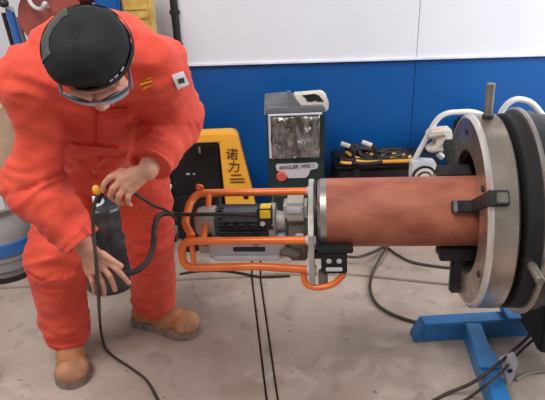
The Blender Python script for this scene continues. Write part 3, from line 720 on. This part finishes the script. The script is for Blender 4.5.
bm = NB(); box(bm, (c.x, 2.92, (c.z+0.10+0.82)/2), (0.13, 0.14, c.z+0.10-0.82), None, 0.012); obj('canister_body', bm, M['old_yellow'], yc, angle=30)
for dz_ in (0.02, 0.06, 0.10):
    bm = NB(); box(bm, (c.x, 2.847, c.z-dz_), (0.10, 0.008, 0.012), None, 0.002); obj('pressed_rib', bm, M['old_yellow'], yc)
bm = NB(); cyl(bm, (c.x, 2.92, c.z+0.10), (c.x, 2.92, c.z+0.13), 0.025, n=18); obj('cap', bm, M['black'], yc)

# ------------------------------------------------------------------ cables on the floor
def floor_cable(name, label, pts, r, m, z=None):
    pp = []
    for q in pts:
        p = P(q[0], q[1], Z=r+(q[2] if len(q) > 2 else 0)); pp.append(p)
    return tag(obj(name, tube(NB(), pp, r, 8, 8), M[m], angle=180), label, 'cable')
floor_cable('floor_cable', 'dark cable hanging in a shallow curve beneath the brown pipe towards the chuck', [(343, 256, .05), (358, 257, .05), (374, 252, .03), (385, 247, .0), (396, 254), (412, 262), (434, 266), (456, 268), (500, 268)], 0.007, 'cable')
floor_cable('floor_cable', 'dark cable curling from under the pipe past the orange handle to the blue beam', [(388, 246, .02), (380, 258, .02), (373, 272), (370, 288), (376, 303), (390, 313), (408, 320), (421, 323)], 0.007, 'cable')
floor_cable('floor_cable', 'thin dark cable lying on the floor below the bottom orange rail', [(180, 274), (200, 271), (225, 271), (245, 274), (262, 277), (290, 276)], 0.006, 'rubber')
floor_cable('floor_cable', 'brown cable crossing the angled blue beam at bottom right', [(425, 406), (446, 394), (470, 384, .05), (492, 369, .11), (512, 352, .10), (530, 335, .08), (548, 312, .12)], 0.0065, 'cable')
floor_cable('floor_cable', 'second brown cable, closer to the camera, crossing the angled blue beam', [(452, 408), (470, 397), (486, 385, .10), (502, 372, .10), (520, 352, .06), (538, 336, .06), (556, 322, .08)], 0.0055, 'cable')
floor_cable('floor_cable', 'pale grey cable on the shadowed floor at the lower right edge', [(516, 380), (524, 375), (535, 372), (552, 371)], 0.007, 'pale_cable')
# ground clamp on the frame beam
cp = P(509, 385, Z=0.0)
gc = thing('ground_clamp', 'small white cast clamp with a dark hole, beside the angled blue beam', 'clamp', cp)
q = [P(499, 376, Y=cp.y), P(514, 370, Y=cp.y), P(516, 378, Y=cp.y), P(510, 396, Y=cp.y), P(505, 398, Y=cp.y)]
dz = min(p.z for p in q); q = [p-V((0, 0, dz)) for p in q]
bm = prism(NB(), q, (0, 0.03, 0)); bevel_all(bm, 0.003); obj('clamp_body', bm, M['light_grey'], gc, angle=30)
c = P(507.5, 384, Y=cp.y); bm = NB(); cyl(bm, c-V((0, 0.002, dz)), c+V((0, 0.006, -dz)), 0.010, n=16); obj('hole', bm, M['black'], gc)

#PERSON
# ------------------------------------------------------------------ the worker
from mathutils.bvhtree import BVHTree
pcx = P(110, 345, Z=0)
wk = thing('person', 'person in a red-orange coverall, black cap and tan boots, bending forward beside the orange machine', 'person', (-0.62, 1.95, 0))

def hull(bm, pts, n=28):
    """elliptical trunk through (centre, half width, half depth) stations"""
    cs = [V(p[0]) for p in pts]; rs = []
    for i, (c, a, b) in enumerate(pts):
        d = (cs[min(i+1, len(cs)-1)]-cs[max(i-1, 0)]).normalized()
        ax = V((1, 0.0, 0)); ax = (ax-d*ax.dot(d)).normalized(); bx = d.cross(ax).normalized()
        rs.append(circ(cs[i], ax, bx, a, b, n))
    return rings(bm, rs)

HC = P(93, 59, Y=1.34)                                    # head centre
HF = V((0.05, -0.36, -0.93)).normalized()                 # where the face looks
HX = V((1, 0.06, 0.04)); HX = (HX-HF*HX.dot(HF)).normalized()
HU = HX.cross(HF).normalized()
if HU.y > 0: HU = -HU
def hp3(x, f, u): return HC + HX*x + HF*f + HU*u
# joints
SH_R, EL_R, WR_R = P(37, 80, Y=1.53), P(32, 182, Y=1.52), P(84, 245, Y=1.46)
SH_L, EL_L, WR_L = P(156, 68, Y=1.53), P(174, 116, Y=1.66), P(148, 170, Y=1.475)
HP_R, KN_R, AN_R = P(66, 172, Y=1.98), P(56, 258, Y=1.83), P(67, 331, Z=0.125)
HP_L, KN_L, AN_L = P(140, 168, Y=1.99), P(151, 236, Y=1.94), P(155, 300, Z=0.13)
NECK = P(101, 62, Y=1.49)
spine = [(P(104, 180, Y=2.01), 0.09, 0.09), (P(103, 168, Y=1.99), 0.165, 0.125), (P(100, 142, Y=1.90), 0.158, 0.125),
         (P(98, 118, Y=1.78), 0.155, 0.12), (P(97, 92, Y=1.66), 0.175, 0.13), (P(99, 65, Y=1.58), 0.192, 0.150), (P(101, 54, Y=1.53), 0.165, 0.12), (P(100, 52, Y=1.46), 0.075, 0.07)]

# ---- coverall
bm = NB(); hull(bm, spine)
capsule(bm, SH_R, SH_L, 0.088, 0.085)
mid_R = SH_R.lerp(EL_R, 0.52)+V((0.02, 0, 0))
capsule(bm, SH_R, mid_R, 0.094, 0.066); capsule(bm, mid_R, EL_R, 0.066, 0.082)
capsule(bm, EL_R, EL_R.lerp(WR_R, 0.90), 0.082, 0.054, round2=False)
capsule(bm, SH_L, EL_L, 0.088, 0.082); capsule(bm, EL_L, EL_L.lerp(WR_L, 0.86), 0.082, 0.054, round2=False)
capsule(bm, HP_R, KN_R, 0.104, 0.101); capsule(bm, KN_R, AN_R+V((0, 0.0, -0.01)), 0.102, 0.083, round2=False)
capsule(bm, HP_L, KN_L, 0.104, 0.094); capsule(bm, KN_L, AN_L+V((0, 0.0, -0.01)), 0.092, 0.082, round2=False)
me = blob(bm, 0.0075, 6, 0.5)
nrm = [v.normal.copy() for v in me.vertices]
limbs = [(SH_R, EL_R), (EL_R, WR_R), (SH_L, EL_L), (EL_L, WR_L), (HP_R, KN_R), (KN_R, AN_R), (HP_L, KN_L), (KN_L, AN_L)]
def near_limb(p):
    best = None
    for i, (a, b) in enumerate(limbs):
        ab = b-a; t = max(0, min(1, (p-a).dot(ab)/ab.length_squared)); d = (p-(a+ab*t)).length
        if best is None or d < best[0]: best = (d, i, t)
    return best
for i, v in enumerate(me.vertices):
    p = v.co; d, k, t = near_limb(p)
    a, b = limbs[k]; ax = (b-a).normalized()
    # folds run round the limbs and gather at elbows, knees and hems
    s = (p-a).dot(ax)
    q = p*7.0 + ax*(s*16.0)
    w1 = noise.noise(q+V((k*3.1, 0, 0))); ridge = (1-abs(w1)*2.4)
    gather = 0.35
    if k in (0, 2): gather += 0.65*max(0, 1-abs(t-1)*3) + 0.4*max(0, 1-t*3)
    if k in (1, 3): gather += 0.9*max(0, 1-t*2.2) + 0.3
    if k in (4, 6): gather += 0.6*max(0, 1-abs(t-1)*3)+0.5*max(0, 1-t*3)
    if k in (5, 7): gather += 0.6*max(0, 1-t*3) + 0.9*max(0, (t-0.6)*2.5)
    if d > 0.11 and k in (0, 2): gather = 0.55
    r2_ = 1-abs(noise.noise(V((p.x*9, p.y*5, p.z*5))+V((4, k*2.0, 9))))*2.2
    h = 0.013*gather*ridge + 0.006*r2_ + 0.014*noise.noise(p*4.5+V((0, 7, 2))) + 0.004*noise.noise(p*24)
    v.co = p + nrm[i]*(h-0.008)
me.update()
bvh = BVHTree.FromPolygons([v.co.copy() for v in me.vertices], [tuple(f.vertices) for f in me.polygons])
cov = obj('coverall', me, M['red'], wk, angle=180)
EYE = V((0, 0, CAM_Z))
def sewn(name, poly, m, parent, th=0.003, sub=None, label=None, sink=0.004):
    """a piece of cloth that follows the coverall's surface; poly in photograph pixels, ordered as strips"""
    bm = NB(); (x0, y0), (x1, y1), (x2, y2), (x3, y3) = poly; nu, nv = sub or (6, 6)
    g = []; inn = []
    for i in range(nu+1):
        r = []; r2 = []
        for j in range(nv+1):
            u, v = i/nu, j/nv
            x = (x0*(1-u)+x1*u)*(1-v)+(x3*(1-u)+x2*u)*v; y = (y0*(1-u)+y1*u)*(1-v)+(y3*(1-u)+y2*u)*v
            d = (P(x, y, Y=1.0)-EYE).normalized(); hit, nn, _, _ = bvh.ray_cast(EYE, d)
            if hit is None: bm.free(); return None
            if nn.dot(d) > 0: nn = -nn
            r.append(bm.verts.new(hit+nn*th)); r2.append(bm.verts.new(hit-nn*sink))
        g.append(r); inn.append(r2)
    for i in range(nu):
        for j in range(nv):
            bm.faces.new((g[i][j], g[i+1][j], g[i+1][j+1], g[i][j+1]))
    for i in range(nu):
        bm.faces.new((g[i][0], inn[i][0], inn[i+1][0], g[i+1][0])); bm.faces.new((g[i][nv], g[i+1][nv], inn[i+1][nv], inn[i][nv]))
    for j in range(nv):
        bm.faces.new((g[0][j], g[0][j+1], inn[0][j+1], inn[0][j])); bm.faces.new((g[nu][j], inn[nu][j], inn[nu][j+1], g[nu][j+1]))
    o = obj(name, bm, m, parent, angle=50)
    if label: o['label'] = label
    return o
sewn('chest_pocket', [(101, 110), (126, 110), (127, 137), (103, 138)], M['red'], cov, 0.005, (8, 8))
sewn('pocket_flap', [(100, 108), (127, 108), (128, 116), (100, 117)], M['red_dark'], cov, 0.009, (8, 4))
sewn('waist_band', [(70, 142), (118, 146), (118, 154), (70, 150)], M['red'], cov, 0.009, (16, 4))
sewn('placket', [(94, 103), (97, 103), (97, 145), (94, 145)], M['red_dark'], cov, 0.004, (2, 12))
pa = sewn('sleeve_patch', [(171.5, 75), (182, 71.5), (188, 84), (177, 88.5)], M['white'], cov, 0.004, (4, 4), 'white square badge with a dark round emblem')
sewn('emblem', [(177, 78.6), (182, 77.3), (183, 81.6), (178.3, 82.8)], M['ink'], pa, 0.0055, (3, 3))
for q in ([(140, 84), (152, 80.5), (152, 82), (140, 85.6)], [(143, 88), (150, 85.5), (150, 86.6), (143, 89.2)], [(146, 79), (151, 77.2), (151, 78.2), (146, 80.2)]):
    sewn('yellow_embroidery', q, M['bright_yellow'], cov, 0.003, (4, 2))
sewn('button', [(43, 63), (47, 62), (48, 66), (44, 67)], M['white'], cov, 0.005, (2, 2))

def ringcuff(name, a, b, r, th, m, parent, n=40):
    a, b = V(a), V(b); ax = (b-a); ln = ax.length
    bm = NB(); e1, e2 = frame(ax)
    prof = [(0, r-0.006), (0.002, r+th), (ln-0.002, r+th*0.8), (ln, r-0.004), (ln-0.004, r-0.010), (0.004, r-0.012)]
    rs = []
    for s_, rr in prof:
        rs.append([a+ax.normalized()*s_+(e1*math.cos(2*PI*i/n)+e2*math.sin(2*PI*i/n))*(rr*(1+0.03*noise.noise(V((math.cos(2*PI*i/n)*2, math.sin(2*PI*i/n)*2, s_*20))))) for i in range(n)])
    rings(bm, rs, loop=True)
    return obj(name, bm, m, parent, angle=60)
ringcuff('cuff', EL_R.lerp(WR_R, 0.82), EL_R.lerp(WR_R, 0.96), 0.056, 0.003, M['red'], cov)
ringcuff('cuff', EL_L.lerp(WR_L, 0.76), EL_L.lerp(WR_L, 0.92), 0.056, 0.003, M['red'], cov)
for a, k in ((AN_R, KN_R), (AN_L, KN_L)):
    d = (k-a).normalized(); ringcuff('hem', a+d*0.055, a-d*0.022, 0.083, 0.003, M['red'], cov)
# collar
ca_ = NECK.lerp(HC, 0.12); cbm = NB(); cd = (HC-HU*0.06-NECK).normalized(); e1, e2 = frame(cd)
rs_ = [circ(ca_+cd*s_, e1, e2, r_, r_*0.92, 36) for s_, r_ in ((-0.03, 0.088), (0.0, 0.086), (0.03, 0.088), (0.033, 0.082), (0.0, 0.078), (-0.03, 0.078))]
rings(cbm, rs_, loop=True); obj('collar', cbm, M['red'], cov, angle=60)

# ---- body: head, neck, trunk, limbs and hands in one surface
bm = NB()
ell(bm, hp3(0, -0.012, 0.015), HX*0.076, HF*0.090, HU*0.084)
ell(bm, hp3(0, 0.045, -0.045), HX*0.058, HF*0.048, HU*0.075)
ell(bm, hp3(0, 0.062, -0.098), HX*0.030, HF*0.030, HU*0.026)      # chin
capsule(bm, hp3(-0.045, 0.055, -0.060), hp3(0.045, 0.055, -0.060), 0.020, 0.020)
capsule(bm, hp3(0, 0.084, 0.002), hp3(0, 0.102, -0.034), 0.009, 0.012)   # nose
for s_ in (-1, 1):
    ell(bm, hp3(s_*0.009, 0.100, -0.042), HX*0.009, HF*0.009, HU*0.007)
    capsule(bm, hp3(s_*0.012, 0.086, 0.018), hp3(s_*0.048, 0.072, 0.020), 0.009, 0.008)
    ell(bm, hp3(s_*0.078, -0.005, -0.018), HX*0.008, HF*0.018, HU*0.030)
    ell(bm, hp3(s_*0.038, 0.075, -0.028), HX*0.018, HF*0.014, HU*0.014)
capsule(bm, hp3(-0.020, 0.090, -0.064), hp3(0.020, 0.090, -0.064), 0.006, 0.006)
capsule(bm, hp3(-0.016, 0.088, -0.075), hp3(0.016, 0.088, -0.075), 0.007, 0.007)
capsule(bm, hp3(0, -0.012, -0.03), NECK, 0.054, 0.060)
hull(bm, [(c, a*0.86, b*0.86) for c, a, b in spine])
for a, b, r1, r2 in ((SH_R, EL_R, 0.055, 0.042), (EL_R, WR_R, 0.042, 0.028), (SH_L, EL_L, 0.055, 0.042), (EL_L, WR_L, 0.042, 0.028),
                     (HP_R, KN_R, 0.085, 0.060), (KN_R, AN_R, 0.058, 0.042), (HP_L, KN_L, 0.085, 0.060), (KN_L, AN_L, 0.058, 0.042), (SH_R, SH_L, 0.06, 0.06)):
    capsule(bm, a, b, r1, r2)
def hand(wrist, knuckles, chains, thumb, rk=0.0125):
    for kx in knuckles: capsule(bm, wrist, P(*kx[:2], Y=kx[2]), 0.021, rk, 12)
    for k1, k2 in zip(knuckles[:-1], knuckles[1:]):
        capsule(bm, P(*k1[:2], Y=k1[2]), P(*k2[:2], Y=k2[2]), rk, rk, 12)
    for ch_, r0 in chains+[thumb]:
        pts = [P(x, y, Y=Y) for x, y, Y in ch_]; n = len(pts)-1
        for i in range(n): capsule(bm, pts[i], pts[i+1], r0*(1-0.09*i), r0*(1-0.09*(i+1)), 12)
# lower hand (his right)
kR = [(105, 259, 1.452), (102, 266, 1.448), (96, 270, 1.448), (89, 272, 1.452)]
hand(WR_R, kR, [([kR[0], (115, 268, 1.445), (123, 276, 1.452), (129, 283, 1.462)], 0.0098),
                ([kR[1], (109, 275, 1.436), (113, 283, 1.448), (115, 290, 1.462)], 0.0100),
                ([kR[2], (101, 280, 1.434), (104, 288, 1.446), (104, 295, 1.462)], 0.0096),
                ([kR[3], (92, 281, 1.440), (94, 288, 1.450), (94, 293, 1.462)], 0.0086)],
     ([(92, 251, 1.452), (103, 254, 1.445), (113, 261, 1.447), (121, 266, 1.455)], 0.0112))
# upper hand (his left)
kL = [(120, 175, 1.462), (121, 181, 1.450), (125, 187, 1.446), (131, 190, 1.450)]
hand(WR_L, kL, [([kL[0], (110, 177, 1.448), (104, 184, 1.445), (103, 191, 1.450)], 0.0096),
                ([kL[1], (113, 188, 1.436), (110, 196, 1.444), (114, 200, 1.458)], 0.0098),
                ([kL[2], (119, 195, 1.434), (118, 202, 1.446), (122, 204, 1.460)], 0.0094),
                ([kL[3], (128, 197, 1.438), (128, 203, 1.448), (131, 205, 1.460)], 0.0084)],
     ([(134, 174, 1.480), (122, 171, 1.488), (112, 176, 1.484), (106, 184, 1.470)], 0.0108))
me = blob(bm, 0.0030, 2, 0.5)
obj('body', me, M['skin'], wk, angle=180)
for s_ in (-1, 1):
    bm = NB(); ell(bm, hp3(s_*0.031, 0.080, -0.002), HX*0.012, HF*0.010, HU*0.009, 16, 10); e_ = obj('eye', bm, M['white'], wk)
    bm = NB(); ell(bm, hp3(s_*0.031, 0.089, -0.004), HX*0.005, HF*0.002, HU*0.005, 12, 8); obj('iris', bm, M['ink'], e_)
    bm = NB(); capsule(bm, hp3(s_*0.015, 0.096, 0.020), hp3(s_*0.048, 0.080, 0.022), 0.0018, 0.0012, 8); obj('eyebrow', bm, M['black'], wk)
bm = NB(); capsule(bm, hp3(-0.018, 0.0965, -0.069), hp3(0.018, 0.0965, -0.069), 0.0025, 0.0025, 8); obj('mouth', bm, M['pink'], wk)
# short hair at the nape and temples
bm = NB(); ell(bm, hp3(0, -0.024, -0.004), HX*0.080, HF*0.088, HU*0.085, 32, 18)
bmesh.ops.bisect_plane(bm, geom=bm.verts[:]+bm.edges[:]+bm.faces[:], plane_co=hp3(0, 0.02, 0), plane_no=HF, clear_outer=True)
obj('hair', bm, M['black'], wk, angle=180)
# ---- cap
bm = NB(); n = 64; rs_ = []
for i in range(15):
    t = i/14; el_ = t*PI/2*0.985
    row = []
    for j in range(n):
        a = 2*PI*j/n; cx, cf = math.cos(a), math.sin(a)
        rr = math.cos(el_)**0.72 if t > 0 else 1
        wob = 1+0.09*noise.noise(V((cx*1.6+3, cf*1.6, t*2.0)))+0.03*noise.noise(V((cx*6, cf*6, t*5)))
        x = cx*0.097*rr*wob; f_ = -0.018+cf*(0.094 if cf > 0 else 0.094)*rr*wob
        u_ = 0.032 + 0.018*cf + 0.086*math.sin(el_)**0.9
        row.append(hp3(x, f_, u_))
    rs_.append(row)
inner = []
for (s_, u_) in ((0.97, 0.034),):
    inner.append([hp3(math.cos(2*PI*j/n)*0.097*0.93, -0.018+math.sin(2*PI*j/n)*0.094*0.93, 0.036+0.018*math.sin(2*PI*j/n)) for j in range(n)])
rings(bm, inner+rs_)
capo = obj('cap', bm, M['cap'], wk, angle=180)
bm = NB()
rs_ = []
for (k_, du) in ((1.0, -0.004), (1.012, -0.004), (1.012, 0.018), (1.0, 0.024)):
    rs_.append([hp3(math.cos(2*PI*j/n)*0.0975*k_, -0.018+math.sin(2*PI*j/n)*0.094*k_, 0.029+du+0.018*math.sin(2*PI*j/n)) for j in range(n)])
rings(bm, rs_, loop=True); obj('cap_band', bm, M['cap'], capo, angle=50)
# area of greyer colour on the side of the cap (his right rear)
bm = NB(); rows = []
for i in range(9):
    t = 0.05+0.62*i/8; el_ = t*PI/2*0.985; row = []
    for j in range(17):
        a = math.radians(158+ (252-158)*j/16); cx, cf = math.cos(a), math.sin(a); rr = math.cos(el_)**0.72*1.018
        wob = 1+0.09*noise.noise(V((cx*1.6+3, cf*1.6, t*2.0)))+0.03*noise.noise(V((cx*6, cf*6, t*5)))
        row.append(bm.verts.new(hp3(cx*0.097*rr*wob, -0.018+cf*(0.094 if cf > 0 else 0.094)*rr*wob, 0.032+0.018*cf+0.086*math.sin(el_)**0.9+0.001)))
    rows.append(row)
for i in range(8):
    for j in range(16): bm.faces.new((rows[i][j], rows[i][j+1], rows[i+1][j+1], rows[i+1][j]))
o_ = obj('side_area', bm, M['cap_grey'], capo, angle=180); o_['label'] = 'grey area at the side of the cap'
for (a_, el_d, wv) in ((38, 0.20, 0.008), (50, 0.19, 0.007), (58, 0.19, 0.005)):
    a = math.radians(a_); cx, cf = math.cos(a), math.sin(a); el_ = el_d*PI/2; rr = math.cos(el_)**0.72*1.03
    c = hp3(cx*0.097*rr, -0.018+cf*0.094*rr, 0.032+0.018*cf+0.086*math.sin(el_)**0.9)
    bm = NB(); t_ = (HX*(-cf)+HF*cx).normalized(); capsule(bm, c-t_*wv/2, c+t_*wv/2, 0.0018, 0.0018, 8)
    obj('white_stitching', bm, M['white'], capo)
# ---- safety glasses
gl = None
bm = NB(); pts = [hp3(x, f_, u_) for x, f_, u_ in ((-0.077, -0.01, 0.005), (-0.077, 0.05, 0.004), (-0.070, 0.074, 0.009), (-0.035, 0.092, 0.011), (0, 0.096, 0.011), (0.035, 0.092, 0.011), (0.070, 0.074, 0.009), (0.077, 0.05, 0.004), (0.077, -0.01, 0.005))]
tube(bm, pts, 0.0030, 8, 6); gl = obj('safety_glasses', bm, M['grey_frame'], wk)
for s_ in (-1, 1):
    bm = NB(); g = []
    for i in range(9):
        t = i/8; x = s_*(0.006+0.064*t); f_ = 0.093-0.022*t**2; row = []
        for k in range(5):
            row.append((hp3(x, f_+0.009*k/4, 0.012-0.030*(k/4)*(1-0.3*t**3))))
        g.append(row)
    va = [[bm.verts.new(p) for p in r] for r in g]; vb = [[bm.verts.new(p-HF*0.003) for p in r] for r in g]
    for i in range(8):
        for k in range(4):
            bm.faces.new((va[i][k], va[i+1][k], va[i+1][k+1], va[i][k+1])); bm.faces.new((vb[i][k], vb[i][k+1], vb[i+1][k+1], vb[i+1][k]))
    for i in range(8):
        bm.faces.new((va[i][0], vb[i][0], vb[i+1][0], va[i+1][0])); bm.faces.new((va[i][4], va[i+1][4], vb[i+1][4], vb[i][4]))
    for k in range(4):
        bm.faces.new((va[0][k], va[0][k+1], vb[0][k+1], vb[0][k])); bm.faces.new((va[8][k], vb[8][k], vb[8][k+1], va[8][k+1]))
    obj('lens', bm, M['lens'], gl, angle=60)
    bm = NB(); prism(bm, [hp3(s_*0.077, f_, u_) for f_, u_ in ((0.03, 0.008), (0.074, 0.008), (0.070, -0.014), (0.045, -0.012))], HX*s_*0.003)
    obj('side_shield', bm, M['grey_frame'], gl, smooth=False)
# ---- boots
def boot(ankle, toe_px):
    a = V((ankle.x, ankle.y, 0)); t = P(*toe_px, Z=0.0); d = (t-a); d.z = 0; d.normalize(); sd = V((-d.y, d.x, 0)); up = V((0, 0, 1))
    ln = 0.315; h0 = t - d*ln
    def q(s, w_, z): return h0+d*s+sd*w_+up*z
    bm = NB()
    ell(bm, q(0.065, 0, 0.060), d*0.062, sd*0.050, up*0.062)
    ell(bm, q(0.250, 0, 0.048), d*0.062, sd*0.062, up*0.047)
    ell(bm, q(0.170, 0, 0.055), d*0.090, sd*0.055, up*0.062)
    capsule(bm, q(0.085, 0, 0.07), q(0.085, 0, 0.19), 0.050, 0.050)
    capsule(bm, q(0.11, 0, 0.11), q(0.22, 0, 0.060), 0.042, 0.036)
    box(bm, (0, 0, 0), (0.23, 0.075, 0.03), Matrix.Translation(q(0.15, 0, 0.035)) @ Matrix.Rotation(math.atan2(d.y, d.x), 4, 'Z'), 0.005)
    me = blob(bm, 0.005, 4, 0.5)
    for i, v in enumerate(me.vertices): v.co = v.co + v.normal*0.003*noise.noise(v.co*30)
    bo = obj('boot', me, M['suede'], wk, angle=180)
    out = [(0.0, 0.0), (0.006, 0.032), (0.03, 0.049), (0.09, 0.050), (0.15, 0.052), (0.21, 0.065), (0.26, 0.068), (0.30, 0.044), (0.318, 0.0)]
    path = out+[(s, -w_) for s, w_ in out[-2:0:-1]]
    pts = spline([V((s, w_, 0)) for s, w_ in path], 5, True)
    bm = NB(); prism(bm, [q(p.x, p.y, 0.0) for p in pts], (0, 0, 0.032)); bm.faces.ensure_lookup_table()
    so = obj('sole', bm, M['sole'], bo, angle=40)
    bm = NB(); ell(bm, q(0.262, 0, 0.046), d*0.054, sd*0.0635, up*0.0480, 28, 16)
    bmesh.ops.bisect_plane(bm, geom=bm.verts[:]+bm.edges[:]+bm.faces[:], plane_co=q(0.255, 0, 0), plane_no=-d, clear_outer=True)
    obj('toe_cap', bm, M['toe'], bo, angle=180)
    for k in range(4):
        s = 0.135+k*0.026; z = 0.150-k*0.014
        bm = NB(); tube(bm, [q(s, -0.026, z-0.012), q(s+0.004, 0, z+0.0), q(s, 0.026, z-0.012)], 0.0028, 6, 4); obj('lace', bm, M['sole'], bo)
M['toe'] = mat('scuffed_toe', srgb(200, 144, 106), 0.9, 0, srgb(166, 122, 94), 26, bump=0.2)
boot(AN_R, (75, 389)); boot(AN_L, (199, 334))

# ---- what he holds
pa_, pb_ = P(98, 203, Y=1.452), P(110, 179, Y=1.462)
mk = thing('marker_pen', 'small black pen with an orange-yellow tip pinched in the upper hand', 'pen', pa_)
bm = NB(); cyl(bm, pa_, pb_, 0.005, n=12, bev=0.001); obj('barrel', bm, M['black'], mk)
bm = NB(); ell(bm, P(96.5, 190, Y=1.448), (0.011, 0, 0.004), (0, 0.009, 0), (-0.004, 0, 0.014)); obj('yellow_tip', bm, M['yellow'], mk)
lead = [P(98, 196, Y=1.445), P(94, 206, Y=1.44), P(93, 220, Y=1.44), P(94, 240, Y=1.43), P(96, 258, Y=1.424), P(97, 275, Y=1.422), P(98.5, 292, Y=1.44), P(99, 306, Y=1.52), P(100, 322, Z=0.10), P(102, 337, Z=0.02), P(106, 349, Z=0.007), P(117, 359, Z=0.007), P(131, 368, Z=0.007), P(147, 381, Z=0.007), P(160, 404, Z=0.007)]
tag(obj('thin_lead', tube(NB(), lead, 0.0055, 10), M['cable'], angle=180), 'thin dark lead hanging between both hands and trailing over the floor past the boots', 'cable')
lead2 = [P(133, 192, Y=1.455), P(143, 199, Y=1.47), P(154, 206, Y=1.52), P(166, 210.5, Y=1.60), l(-0.452, -0.085, 0.022)]
tag(obj('short_lead', tube(NB(), lead2, 0.0045, 10), M['rubber'], angle=180), 'short black lead running from the upper hand to the left end of the orange frame', 'cable')
